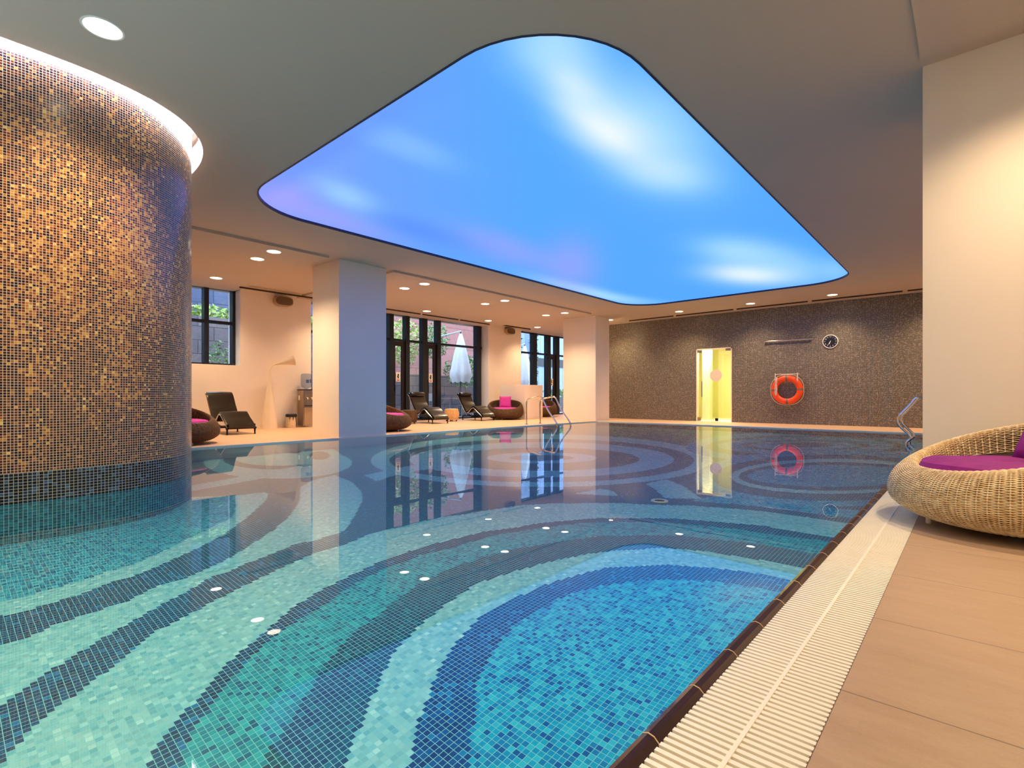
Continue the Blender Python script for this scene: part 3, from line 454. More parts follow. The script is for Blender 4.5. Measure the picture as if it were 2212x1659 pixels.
# mosaic floor: one face per tile
REGS = [["P",[[-7.15,4.31],[-6.97,4.2],[-6.82,4.08],[-6.7,3.95],[-6.6,3.83],[-6.52,3.7],[-6.47,3.58],[-6.45,3.46],[-6.45,3.35],[-6.46,3.24],[-6.5,3.14],[-6.56,3.04],[-6.64,2.95],[-6.73,2.87],[-6.85,2.8],[-6.98,2.74],[-7.12,2.68],[-7.28,2.64],[-7.46,2.62],[-7.64,2.6],[-7.85,2.6],[-8.06,2.62],[-8.28,2.65],[-8.5,2.69],[-8.73,2.76],[-8.97,2.84],[-9.19,2.94],[-9.41,3.06],[-9.62,3.19],[-9.8,3.34],[-9.96,3.5],[-10.09,3.66],[-10.17,3.83],[-10.21,4.0],[-10.2,4.17],[-10.15,4.32],[-10.04,4.46],[-9.88,4.58],[-9.69,4.67],[-9.46,4.74],[-9.2,4.78],[-8.93,4.79],[-8.64,4.78],[-8.36,4.75],[-8.08,4.69],[-7.82,4.62],[-7.57,4.53],[-7.35,4.43]]],["D",[[-7.63,4.26],[-7.52,4.19],[-7.42,4.11],[-7.33,4.03],[-7.27,3.94],[-7.22,3.85],[-7.19,3.76],[-7.18,3.67],[-7.18,3.58],[-7.2,3.5],[-7.23,3.42],[-7.28,3.34],[-7.35,3.27],[-7.42,3.2],[-7.51,3.14],[-7.61,3.09],[-7.73,3.04],[-7.85,3.01],[-7.98,2.99],[-8.12,2.97],[-8.26,2.97],[-8.41,2.98],[-8.55,3.0],[-8.7,3.03],[-8.85,3.07],[-8.99,3.13],[-9.13,3.2],[-9.25,3.27],[-9.36,3.36],[-9.45,3.46],[-9.52,3.56],[-9.58,3.67],[-9.6,3.78],[-9.6,3.89],[-9.58,4.0],[-9.52,4.1],[-9.44,4.2],[-9.34,4.28],[-9.22,4.35],[-9.07,4.41],[-8.92,4.45],[-8.75,4.48],[-8.58,4.49],[-8.4,4.48],[-8.23,4.46],[-8.07,4.43],[-7.91,4.38],[-7.77,4.33]]],["P",[[-7.87,4.18],[-7.78,4.13],[-7.71,4.07],[-7.65,4.01],[-7.6,3.95],[-7.56,3.88],[-7.54,3.81],[-7.53,3.74],[-7.54,3.67],[-7.56,3.6],[-7.59,3.54],[-7.63,3.47],[-7.68,3.41],[-7.74,3.36],[-7.81,3.31],[-7.9,3.27],[-7.98,3.23],[-8.08,3.2],[-8.18,3.18],[-8.29,3.17],[-8.4,3.17],[-8.51,3.17],[-8.62,3.19],[-8.72,3.21],[-8.83,3.24],[-8.93,3.29],[-9.02,3.34],[-9.1,3.39],[-9.17,3.46],[-9.23,3.53],[-9.28,3.61],[-9.3,3.69],[-9.31,3.77],[-9.31,3.85],[-9.28,3.93],[-9.24,4.01],[-9.17,4.08],[-9.1,4.14],[-9.01,4.2],[-8.9,4.24],[-8.79,4.28],[-8.67,4.3],[-8.55,4.32],[-8.43,4.32],[-8.3,4.31],[-8.18,4.29],[-8.07,4.27],[-7.96,4.23]]],["P",[[-7.94,4.58],[-7.8,4.5],[-7.68,4.42],[-7.57,4.35],[-7.48,4.27],[-7.4,4.2],[-7.33,4.13],[-7.28,4.06],[-7.24,4.01],[-7.22,3.95],[-7.21,3.91],[-7.22,3.87],[-7.24,3.84],[-7.28,3.81],[-7.33,3.8],[-7.39,3.79],[-7.47,3.79],[-7.56,3.79],[-7.66,3.81],[-7.77,3.84],[-7.89,3.87],[-8.02,3.91],[-8.16,3.97],[-8.3,4.03],[-8.44,4.09],[-8.59,4.17],[-8.74,4.25],[-8.88,4.33],[-9.01,4.42],[-9.14,4.51],[-9.25,4.6],[-9.34,4.69],[-9.41,4.77],[-9.47,4.85],[-9.49,4.91],[-9.49,4.97],[-9.47,5.01],[-9.42,5.04],[-9.34,5.06],[-9.24,5.06],[-9.13,5.05],[-8.99,5.02],[-8.85,4.98],[-8.7,4.93],[-8.54,4.88],[-8.38,4.81],[-8.23,4.74],[-8.08,4.66]]],["D",[[-8.18,4.52],[-8.11,4.48],[-8.06,4.44],[-8.0,4.4],[-7.95,4.37],[-7.91,4.33],[-7.88,4.3],[-7.85,4.26],[-7.83,4.24],[-7.82,4.21],[-7.81,4.18],[-7.82,4.16],[-7.83,4.15],[-7.85,4.13],[-7.87,4.13],[-7.91,4.12],[-7.95,4.12],[-7.99,4.13],[-8.04,4.14],[-8.1,4.15],[-8.16,4.17],[-8.22,4.19],[-8.29,4.22],[-8.36,4.25],[-8.42,4.28],[-8.49,4.31],[-8.55,4.35],[-8.62,4.39],[-8.67,4.43],[-8.72,4.47],[-8.77,4.51],[-8.8,4.54],[-8.83,4.58],[-8.85,4.61],[-8.86,4.64],[-8.85,4.66],[-8.84,4.68],[-8.82,4.7],[-8.79,4.71],[-8.75,4.71],[-8.7,4.7],[-8.64,4.7],[-8.58,4.68],[-8.52,4.66],[-8.45,4.64],[-8.38,4.61],[-8.31,4.58],[-8.24,4.55]]],["P",[[-6.56,1.92],[-6.99,3.62],[-7.28,3.93],[-7.15,4.31],[-7.41,4.48],[-7.59,4.02],[-6.9,2.02]]],["P",[[-3.05,8.18],[-2.93,7.81],[-2.86,7.45],[-2.83,7.1],[-2.83,6.78],[-2.87,6.47],[-2.94,6.18],[-3.03,5.91],[-3.15,5.66],[-3.29,5.43],[-3.45,5.21],[-3.63,5.01],[-3.83,4.83],[-4.04,4.67],[-4.26,4.52],[-4.5,4.4],[-4.75,4.3],[-5.01,4.23],[-5.29,4.18],[-5.58,4.16],[-5.88,4.18],[-6.18,4.23],[-6.5,4.32],[-6.83,4.46],[-7.15,4.65],[-7.48,4.89],[-7.8,5.19],[-8.11,5.55],[-8.4,5.97],[-8.65,6.45],[-8.84,6.98],[-8.97,7.56],[-9.01,8.16],[-8.95,8.76],[-8.79,9.33],[-8.51,9.84],[-8.13,10.26],[-7.66,10.57],[-7.13,10.76],[-6.57,10.83],[-6.0,10.77],[-5.44,10.62],[-4.93,10.38],[-4.47,10.07],[-4.06,9.72],[-3.72,9.35],[-3.44,8.96],[-3.22,8.57]]],["D",[[-3.27,8.0],[-3.17,7.7],[-3.1,7.4],[-3.07,7.1],[-3.08,6.82],[-3.11,6.55],[-3.17,6.29],[-3.26,6.05],[-3.37,5.82],[-3.5,5.6],[-3.65,5.4],[-3.82,5.22],[-4.0,5.05],[-4.19,4.9],[-4.4,4.76],[-4.62,4.65],[-4.86,4.55],[-5.1,4.48],[-5.35,4.44],[-5.6,4.42],[-5.87,4.44],[-6.13,4.48],[-6.4,4.57],[-6.67,4.69],[-6.94,4.85],[-7.2,5.05],[-7.44,5.31],[-7.67,5.6],[-7.86,5.95],[-8.02,6.33],[-8.13,6.75],[-8.18,7.2],[-8.16,7.65],[-8.07,8.11],[-7.9,8.54],[-7.66,8.93],[-7.34,9.27],[-6.97,9.53],[-6.56,9.71],[-6.12,9.8],[-5.68,9.8],[-5.25,9.73],[-4.84,9.6],[-4.47,9.4],[-4.14,9.17],[-3.85,8.9],[-3.61,8.61],[-3.42,8.31]]],["P",[[-3.56,7.9],[-3.47,7.65],[-3.41,7.4],[-3.38,7.15],[-3.38,6.91],[-3.41,6.67],[-3.46,6.44],[-3.54,6.23],[-3.64,6.02],[-3.76,5.82],[-3.89,5.64],[-4.04,5.47],[-4.21,5.32],[-4.39,5.18],[-4.58,5.05],[-4.78,4.95],[-4.99,4.87],[-5.21,4.8],[-5.43,4.77],[-5.66,4.75],[-5.89,4.77],[-6.12,4.81],[-6.35,4.88],[-6.57,4.99],[-6.79,5.13],[-6.99,5.31],[-7.18,5.52],[-7.34,5.77],[-7.48,6.06],[-7.58,6.37],[-7.64,6.71],[-7.65,7.06],[-7.61,7.42],[-7.51,7.78],[-7.35,8.11],[-7.14,8.42],[-6.88,8.69],[-6.58,8.9],[-6.26,9.06],[-5.91,9.16],[-5.56,9.19],[-5.21,9.17],[-4.88,9.09],[-4.58,8.96],[-4.3,8.8],[-4.06,8.6],[-3.86,8.38],[-3.69,8.15]]],["K",[[-4.01,7.61],[-3.94,7.45],[-3.89,7.28],[-3.87,7.11],[-3.87,6.93],[-3.89,6.76],[-3.93,6.59],[-3.99,6.42],[-4.07,6.26],[-4.16,6.11],[-4.27,5.96],[-4.39,5.83],[-4.52,5.71],[-4.66,5.6],[-4.81,5.5],[-4.97,5.42],[-5.13,5.35],[-5.3,5.3],[-5.47,5.27],[-5.64,5.26],[-5.81,5.27],[-5.97,5.3],[-6.13,5.36],[-6.28,5.44],[-6.42,5.54],[-6.55,5.67],[-6.65,5.81],[-6.74,5.98],[-6.8,6.17],[-6.84,6.38],[-6.85,6.6],[-6.82,6.82],[-6.77,7.05],[-6.68,7.28],[-6.56,7.49],[-6.4,7.69],[-6.23,7.86],[-6.03,8.01],[-5.82,8.13],[-5.59,8.21],[-5.37,8.26],[-5.14,8.27],[-4.93,8.26],[-4.72,8.21],[-4.54,8.13],[-4.37,8.03],[-4.23,7.9],[-4.11,7.76]]],["P",[[-4.63,7.31],[-4.59,7.24],[-4.56,7.15],[-4.54,7.06],[-4.54,6.97],[-4.56,6.87],[-4.58,6.77],[-4.62,6.67],[-4.66,6.58],[-4.72,6.49],[-4.79,6.4],[-4.86,6.32],[-4.94,6.24],[-5.03,6.17],[-5.12,6.11],[-5.22,6.06],[-5.32,6.02],[-5.42,5.99],[-5.52,5.97],[-5.61,5.96],[-5.71,5.97],[-5.79,5.99],[-5.88,6.02],[-5.95,6.06],[-6.02,6.12],[-6.07,6.19],[-6.12,6.26],[-6.15,6.35],[-6.17,6.45],[-6.17,6.55],[-6.16,6.66],[-6.13,6.78],[-6.09,6.89],[-6.03,7.0],[-5.96,7.1],[-5.87,7.2],[-5.78,7.29],[-5.68,7.37],[-5.57,7.44],[-5.45,7.49],[-5.34,7.53],[-5.22,7.55],[-5.11,7.56],[-5.01,7.55],[-4.91,7.53],[-4.82,7.49],[-4.75,7.44],[-4.68,7.38]]],["D",[[-4.92,7.07],[-4.9,7.03],[-4.88,6.99],[-4.88,6.94],[-4.88,6.89],[-4.89,6.84],[-4.9,6.78],[-4.93,6.73],[-4.96,6.67],[-4.99,6.62],[-5.03,6.57],[-5.08,6.52],[-5.13,6.47],[-5.18,6.43],[-5.23,6.39],[-5.29,6.36],[-5.35,6.33],[-5.41,6.31],[-5.46,6.3],[-5.52,6.29],[-5.57,6.3],[-5.62,6.3],[-5.66,6.32],[-5.7,6.34],[-5.73,6.37],[-5.76,6.41],[-5.78,6.45],[-5.79,6.49],[-5.79,6.55],[-5.78,6.6],[-5.77,6.66],[-5.75,6.72],[-5.72,6.78],[-5.69,6.83],[-5.64,6.89],[-5.59,6.95],[-5.54,7.0],[-5.48,7.04],[-5.42,7.08],[-5.36,7.11],[-5.3,7.14],[-5.24,7.16],[-5.18,7.17],[-5.12,7.17],[-5.07,7.16],[-5.02,7.15],[-4.98,7.13],[-4.95,7.1]]],["P",[[-2.97,5.8],[-2.91,6.22],[-2.54,5.91],[-2.14,5.41],[-2.45,5.21],[-2.63,5.43]]],["P",[[-3.23,5.2],[-3.1,5.19],[-2.88,5.0],[-3.04,4.91],[-3.33,4.79]]],["P",[[-6.06,3.84],[-5.59,3.72],[-5.78,4.14],[-5.84,4.54],[-5.8,4.84],[-6.31,4.91],[-6.17,4.23]]],["Q",[[-0.65,12.49],[-0.64,12.04],[-0.66,11.62],[-0.71,11.21],[-0.78,10.84],[-0.86,10.48],[-0.97,10.15],[-1.09,9.85],[-1.23,9.58],[-1.37,9.34],[-1.53,9.12],[-1.7,8.94],[-1.88,8.78],[-2.07,8.66],[-2.26,8.56],[-2.45,8.5],[-2.65,8.47],[-2.85,8.48],[-3.05,8.52],[-3.25,8.6],[-3.45,8.73],[-3.64,8.9],[-3.82,9.12],[-3.99,9.39],[-4.15,9.7],[-4.29,10.07],[-4.4,10.49],[-4.48,10.96],[-4.53,11.48],[-4.55,12.02],[-4.51,12.59],[-4.43,13.17],[-4.3,13.74],[-4.12,14.27],[-3.89,14.75],[-3.62,15.16],[-3.31,15.47],[-2.99,15.67],[-2.65,15.76],[-2.32,15.73],[-2.0,15.6],[-1.7,15.37],[-1.44,15.07],[-1.21,14.7],[-1.02,14.29],[-0.88,13.85],[-0.77,13.4],[-0.69,12.94]]],["K",[[-0.96,12.35],[-0.94,12.02],[-0.96,11.7],[-0.99,11.38],[-1.04,11.08],[-1.12,10.8],[-1.21,10.53],[-1.31,10.28],[-1.43,10.05],[-1.56,9.84],[-1.7,9.65],[-1.85,9.49],[-2.0,9.35],[-2.16,9.24],[-2.33,9.15],[-2.5,9.1],[-2.67,9.07],[-2.85,9.07],[-3.01,9.1],[-3.18,9.17],[-3.34,9.27],[-3.49,9.4],[-3.63,9.58],[-3.76,9.79],[-3.87,10.03],[-3.96,10.32],[-4.03,10.63],[-4.08,10.98],[-4.09,11.35],[-4.07,11.74],[-4.02,12.14],[-3.93,12.54],[-3.81,12.93],[-3.66,13.3],[-3.47,13.63],[-3.26,13.91],[-3.03,14.14],[-2.78,14.3],[-2.53,14.39],[-2.28,14.41],[-2.04,14.36],[-1.82,14.24],[-1.61,14.07],[-1.43,13.86],[-1.28,13.6],[-1.16,13.31],[-1.06,13.0],[-1.0,12.68]]],["Q",[[-1.14,12.42],[-1.13,12.16],[-1.14,11.9],[-1.17,11.65],[-1.22,11.39],[-1.29,11.15],[-1.37,10.92],[-1.47,10.7],[-1.58,10.5],[-1.7,10.31],[-1.83,10.14],[-1.97,10.0],[-2.11,9.87],[-2.26,9.76],[-2.42,9.68],[-2.58,9.62],[-2.73,9.59],[-2.89,9.58],[-3.04,9.6],[-3.19,9.65],[-3.32,9.73],[-3.45,9.84],[-3.57,9.97],[-3.67,10.14],[-3.76,10.34],[-3.83,10.56],[-3.87,10.82],[-3.89,11.09],[-3.89,11.38],[-3.86,11.68],[-3.8,11.99],[-3.71,12.3],[-3.59,12.61],[-3.45,12.89],[-3.29,13.15],[-3.1,13.37],[-2.9,13.56],[-2.7,13.7],[-2.49,13.79],[-2.28,13.83],[-2.07,13.82],[-1.89,13.77],[-1.71,13.66],[-1.56,13.52],[-1.43,13.35],[-1.32,13.14],[-1.24,12.92],[-1.18,12.68]]],["D",[[-1.49,12.26],[-1.48,12.09],[-1.49,11.92],[-1.51,11.75],[-1.54,11.58],[-1.6,11.41],[-1.66,11.24],[-1.73,11.08],[-1.82,10.93],[-1.91,10.79],[-2.02,10.67],[-2.12,10.55],[-2.24,10.45],[-2.36,10.37],[-2.48,10.3],[-2.6,10.25],[-2.72,10.22],[-2.83,10.21],[-2.95,10.22],[-3.05,10.25],[-3.15,10.3],[-3.24,10.37],[-3.32,10.47],[-3.39,10.58],[-3.44,10.71],[-3.48,10.86],[-3.5,11.02],[-3.5,11.2],[-3.48,11.39],[-3.45,11.58],[-3.39,11.78],[-3.32,11.97],[-3.23,12.16],[-3.13,12.34],[-3.01,12.51],[-2.88,12.66],[-2.74,12.78],[-2.59,12.88],[-2.45,12.96],[-2.3,13.0],[-2.17,13.02],[-2.03,13.0],[-1.91,12.96],[-1.8,12.89],[-1.71,12.8],[-1.63,12.69],[-1.57,12.56],[-1.52,12.41]]],["Q",[[-1.64,12.14],[-1.64,12.01],[-1.64,11.88],[-1.66,11.75],[-1.69,11.62],[-1.73,11.48],[-1.79,11.35],[-1.85,11.22],[-1.93,11.1],[-2.01,10.98],[-2.1,10.87],[-2.19,10.78],[-2.29,10.69],[-2.39,10.62],[-2.49,10.56],[-2.6,10.52],[-2.7,10.49],[-2.8,10.47],[-2.89,10.47],[-2.98,10.49],[-3.06,10.53],[-3.13,10.58],[-3.2,10.65],[-3.25,10.73],[-3.29,10.83],[-3.31,10.95],[-3.32,11.07],[-3.32,11.21],[-3.3,11.35],[-3.26,11.5],[-3.21,11.65],[-3.15,11.8],[-3.07,11.94],[-2.98,12.08],[-2.88,12.21],[-2.78,12.33],[-2.66,12.43],[-2.54,12.52],[-2.43,12.58],[-2.31,12.62],[-2.2,12.64],[-2.09,12.65],[-1.99,12.62],[-1.9,12.58],[-1.82,12.52],[-1.76,12.45],[-1.71,12.36],[-1.67,12.25]]],["D",[[-2.06,11.92],[-2.05,11.85],[-2.05,11.78],[-2.06,11.71],[-2.07,11.63],[-2.09,11.56],[-2.12,11.48],[-2.15,11.41],[-2.19,11.34],[-2.23,11.28],[-2.28,11.22],[-2.33,11.17],[-2.38,11.12],[-2.43,11.08],[-2.49,11.05],[-2.54,11.03],[-2.6,11.02],[-2.65,11.02],[-2.7,11.02],[-2.75,11.04],[-2.79,11.06],[-2.83,11.1],[-2.86,11.14],[-2.88,11.19],[-2.9,11.25],[-2.92,11.32],[-2.92,11.39],[-2.92,11.46],[-2.91,11.54],[-2.89,11.62],[-2.86,11.7],[-2.83,11.78],[-2.79,11.85],[-2.75,11.93],[-2.7,11.99],[-2.65,12.05],[-2.59,12.1],[-2.53,12.14],[-2.47,12.17],[-2.41,12.19],[-2.36,12.2],[-2.3,12.2],[-2.25,12.19],[-2.21,12.17],[-2.16,12.13],[-2.13,12.09],[-2.1,12.04],[-2.08,11.98]]],["Q",[[0.0,8.59],[-0.01,8.26],[-0.04,7.94],[-0.09,7.63],[-0.15,7.35],[-0.23,7.09],[-0.31,6.85],[-0.41,6.63],[-0.52,6.44],[-0.63,6.26],[-0.75,6.11],[-0.88,5.97],[-1.01,5.86],[-1.15,5.77],[-1.29,5.7],[-1.44,5.65],[-1.58,5.63],[-1.73,5.63],[-1.88,5.66],[-2.02,5.72],[-2.16,5.81],[-2.3,5.94],[-2.44,6.1],[-2.56,6.3],[-2.67,6.53],[-2.77,6.81],[-2.85,7.13],[-2.91,7.49],[-2.94,7.89],[-2.94,8.32],[-2.91,8.77],[-2.83,9.23],[-2.72,9.69],[-2.57,10.12],[-2.38,10.51],[-2.16,10.84],[-1.92,11.08],[-1.66,11.24],[-1.39,11.29],[-1.13,11.26],[-0.89,11.13],[-0.68,10.93],[-0.49,10.67],[-0.33,10.36],[-0.2,10.02],[-0.11,9.67],[-0.05,9.3],[-0.01,8.94]]],["D",[[-0.16,8.47],[-0.17,8.2],[-0.19,7.93],[-0.23,7.68],[-0.28,7.44],[-0.35,7.22],[-0.42,7.01],[-0.51,6.82],[-0.61,6.64],[-0.71,6.49],[-0.82,6.35],[-0.94,6.23],[-1.06,6.12],[-1.18,6.04],[-1.31,5.98],[-1.44,5.93],[-1.57,5.91],[-1.71,5.91],[-1.84,5.94],[-1.96,5.99],[-2.09,6.07],[-2.2,6.17],[-2.31,6.31],[-2.41,6.47],[-2.5,6.67],[-2.57,6.9],[-2.62,7.16],[-2.66,7.44],[-2.67,7.75],[-2.65,8.08],[-2.61,8.43],[-2.53,8.77],[-2.43,9.11],[-2.29,9.43],[-2.13,9.72],[-1.95,9.96],[-1.76,10.15],[-1.55,10.28],[-1.34,10.34],[-1.13,10.34],[-0.94,10.28],[-0.76,10.16],[-0.6,9.99],[-0.47,9.78],[-0.36,9.55],[-0.28,9.29],[-0.22,9.02],[-0.18,8.74]]],["P",[[-0.34,8.46],[-0.34,8.25],[-0.36,8.04],[-0.39,7.84],[-0.43,7.64],[-0.49,7.45],[-0.56,7.27],[-0.63,7.11],[-0.72,6.96],[-0.81,6.82],[-0.91,6.69],[-1.01,6.59],[-1.12,6.49],[-1.24,6.42],[-1.35,6.36],[-1.47,6.32],[-1.58,6.3],[-1.7,6.3],[-1.81,6.32],[-1.92,6.36],[-2.02,6.42],[-2.12,6.51],[-2.21,6.62],[-2.28,6.76],[-2.35,6.91],[-2.4,7.1],[-2.43,7.3],[-2.45,7.52],[-2.44,7.76],[-2.42,8.01],[-2.37,8.27],[-2.3,8.53],[-2.21,8.78],[-2.09,9.01],[-1.96,9.22],[-1.81,9.41],[-1.65,9.55],[-1.49,9.66],[-1.32,9.72],[-1.16,9.74],[-1.0,9.72],[-0.86,9.65],[-0.73,9.55],[-0.62,9.41],[-0.52,9.25],[-0.45,9.07],[-0.39,8.88],[-0.36,8.67]]],["D",[[-0.42,8.4],[-0.42,8.23],[-0.43,8.06],[-0.46,7.88],[-0.5,7.72],[-0.55,7.55],[-0.62,7.4],[-0.69,7.25],[-0.77,7.11],[-0.86,6.99],[-0.95,6.87],[-1.05,6.77],[-1.16,6.68],[-1.26,6.61],[-1.37,6.55],[-1.48,6.51],[-1.59,6.49],[-1.7,6.48],[-1.8,6.49],[-1.9,6.52],[-1.99,6.57],[-2.08,6.64],[-2.15,6.73],[-2.22,6.85],[-2.27,6.98],[-2.31,7.13],[-2.33,7.29],[-2.34,7.48],[-2.32,7.67],[-2.29,7.87],[-2.24,8.08],[-2.17,8.29],[-2.08,8.5],[-1.97,8.69],[-1.85,8.86],[-1.72,9.02],[-1.58,9.14],[-1.44,9.24],[-1.29,9.3],[-1.15,9.33],[-1.01,9.33],[-0.88,9.29],[-0.77,9.23],[-0.67,9.13],[-0.58,9.02],[-0.52,8.88],[-0.47,8.73],[-0.43,8.57]]],["Q",[[-0.5,8.38],[-0.5,8.25],[-0.51,8.11],[-0.54,7.97],[-0.58,7.83],[-0.63,7.69],[-0.69,7.55],[-0.76,7.43],[-0.83,7.31],[-0.92,7.19],[-1.0,7.09],[-1.1,7.0],[-1.2,6.92],[-1.3,6.85],[-1.4,6.79],[-1.5,6.75],[-1.6,6.72],[-1.7,6.71],[-1.79,6.71],[-1.88,6.73],[-1.96,6.77],[-2.03,6.82],[-2.1,6.89],[-2.15,6.98],[-2.19,7.08],[-2.22,7.2],[-2.23,7.33],[-2.23,7.48],[-2.21,7.63],[-2.18,7.79],[-2.12,7.96],[-2.05,8.12],[-1.97,8.29],[-1.87,8.44],[-1.77,8.58],[-1.65,8.71],[-1.53,8.82],[-1.4,8.9],[-1.27,8.97],[-1.15,9.01],[-1.03,9.02],[-0.92,9.01],[-0.82,8.97],[-0.73,8.91],[-0.65,8.84],[-0.59,8.74],[-0.55,8.63],[-0.52,8.51]]],["Q",[[-2.2,5.25],[-2.04,5.76],[-1.49,5.79],[-1.0,5.78],[-0.71,5.84],[-0.73,5.47],[-1.25,5.45],[-1.74,5.4]]],["P",[[-2.58,0.09],[-2.62,0.17],[-2.74,0.25],[-2.84,0.34],[-2.96,0.49],[-3.12,0.68],[-3.24,0.8],[-3.33,1.02],[-3.38,1.11],[-3.49,1.36],[-3.56,1.54],[-3.63,1.72],[-3.69,1.91],[-3.7,2.18],[-3.77,2.43],[-3.76,2.68],[-3.74,2.94],[-3.72,3.18],[-3.62,3.41],[-3.56,3.64],[-3.45,3.98],[-3.25,4.25],[-2.93,4.55],[-2.67,4.75],[-2.47,4.82],[-2.12,5.06],[-1.74,5.2],[-1.49,5.26],[-1.12,5.28],[-0.84,5.27],[-0.51,5.26],[0.0,3.89],[-0.0,1.88],[-2.42,-0.22]]],["D",[[-2.26,0.52],[-2.37,0.6],[-2.45,0.69],[-2.56,0.81],[-2.68,0.94],[-2.75,1.05],[-2.87,1.24],[-2.99,1.41],[-3.08,1.66],[-3.14,1.9],[-3.19,2.13],[-3.21,2.42],[-3.18,2.73],[-3.11,3.12],[-2.98,3.39],[-2.92,3.6],[-2.76,3.86],[-2.58,4.11],[-2.27,4.35],[-2.03,4.52],[-1.79,4.61],[-1.57,4.69],[-1.34,4.76],[-1.11,4.74],[-0.81,4.74],[-0.52,4.73],[0.0,2.84],[-0.0,1.88],[-1.74,0.5]]],["T",[[-2.18,0.6],[-2.25,0.64],[-2.36,0.72],[-2.46,0.82],[-2.57,0.94],[-2.67,1.07],[-2.77,1.23],[-2.83,1.39],[-2.88,1.55],[-2.96,1.74],[-3.04,1.95],[-3.06,2.12],[-3.08,2.42],[-3.02,2.68],[-2.98,3.12],[-2.82,3.48],[-2.63,3.84],[-2.36,4.13],[-1.97,4.38],[-1.73,4.46],[-1.51,4.52],[-1.28,4.54],[-1.07,4.57],[-0.83,4.62],[-0.56,4.59],[0.0,2.84],[-0.0,1.88],[-1.74,0.5]]],["K",[[-1.96,0.81],[-2.04,0.88],[-2.12,1.01],[-2.35,1.27],[-2.5,1.53],[-2.54,1.7],[-2.62,1.87],[-2.69,2.11],[-2.72,2.34],[-2.71,2.61],[-2.63,2.99],[-2.48,3.33],[-2.29,3.66],[-2.04,3.9],[-1.76,4.08],[-1.5,4.16],[-1.3,4.22],[-1.1,4.25],[-0.81,4.24],[-0.59,4.21],[0.0,2.84],[-0.0,1.88],[-1.74,0.5]]],["P",[[-1.74,1.02],[-1.86,1.15],[-2.01,1.33],[-2.18,1.55],[-2.27,1.76],[-2.35,2.04],[-2.41,2.36],[-2.35,2.67],[-2.28,2.93],[-2.14,3.27],[-1.99,3.48],[-1.76,3.72],[-1.49,3.84],[-1.19,3.88],[-1.01,3.91],[-0.63,3.91],[0.0,2.84],[-0.0,1.88],[-1.74,0.5]]],["B",[[-1.56,1.18],[-1.66,1.27],[-1.76,1.41],[-1.9,1.6],[-2.0,1.79],[-2.1,2.1],[-2.09,2.34],[-2.07,2.6],[-2.0,2.85],[-1.9,3.11],[-1.73,3.3],[-1.55,3.45],[-1.38,3.53],[-1.2,3.6],[-1.03,3.64],[-0.72,3.62],[0.0,2.84],[-0.0,1.88],[-1.74,0.5]]],["Q",[[-1.38,1.32],[-1.57,1.52],[-1.67,1.63],[-1.76,1.78],[-1.83,1.95],[-1.89,2.14],[-1.9,2.35],[-1.87,2.56],[-1.8,2.8],[-1.67,3.0],[-1.51,3.17],[-1.29,3.31],[-1.13,3.38],[-0.96,3.41],[-0.77,3.39],[0.0,2.84],[-0.0,1.88],[-1.74,0.5]]],["P",[[-2.85,0.08],[-3.01,0.19],[-3.05,0.23],[-3.14,0.32],[-3.25,0.46],[-3.37,0.63],[-3.45,0.75],[-3.54,0.88],[-3.63,1.04],[-3.76,1.23],[-3.78,1.35],[-3.84,1.47],[-3.89,1.66],[-3.98,1.9],[-3.96,2.05],[-4.0,2.33],[-4.27,2.59],[-4.5,2.78],[-4.84,3.05],[-5.2,3.26],[-5.75,3.48],[-6.37,3.59],[-6.23,3.22],[-5.94,2.9],[-5.8,2.84],[-5.4,2.64],[-5.04,2.42],[-4.73,2.19],[-4.47,1.96],[-4.29,1.75],[-4.09,1.52],[-3.96,1.33],[-3.89,1.19],[-3.85,1.11],[-3.85,0.96],[-3.73,0.77],[-3.69,0.59],[-3.67,0.45],[-3.59,0.33],[-3.59,0.23],[-3.59,0.1]]],["P",[[-4.0,0.11],[-3.97,0.25],[-3.95,0.31],[-3.98,0.44],[-4.01,0.57],[-4.05,0.67],[-4.11,0.79],[-4.13,0.9],[-4.23,1.08],[-4.34,1.25],[-4.47,1.43],[-4.6,1.59],[-4.77,1.74],[-5.03,1.96],[-5.3,2.16],[-5.56,2.35],[-5.84,2.49],[-5.95,2.5],[-6.0,2.18],[-6.25,1.83],[-6.46,1.43],[-7.09,0.2]]],["T2",[[-11.14,0.31],[-4.25,0.12],[-4.2,0.27],[-4.2,0.35],[-4.21,0.47],[-4.24,0.6],[-4.31,0.77],[-4.36,0.95],[-4.5,1.14],[-4.71,1.38],[-4.87,1.58],[-5.11,1.85],[-5.56,2.06],[-6.01,2.17],[-6.16,1.8],[-8.89,2.6]]]]
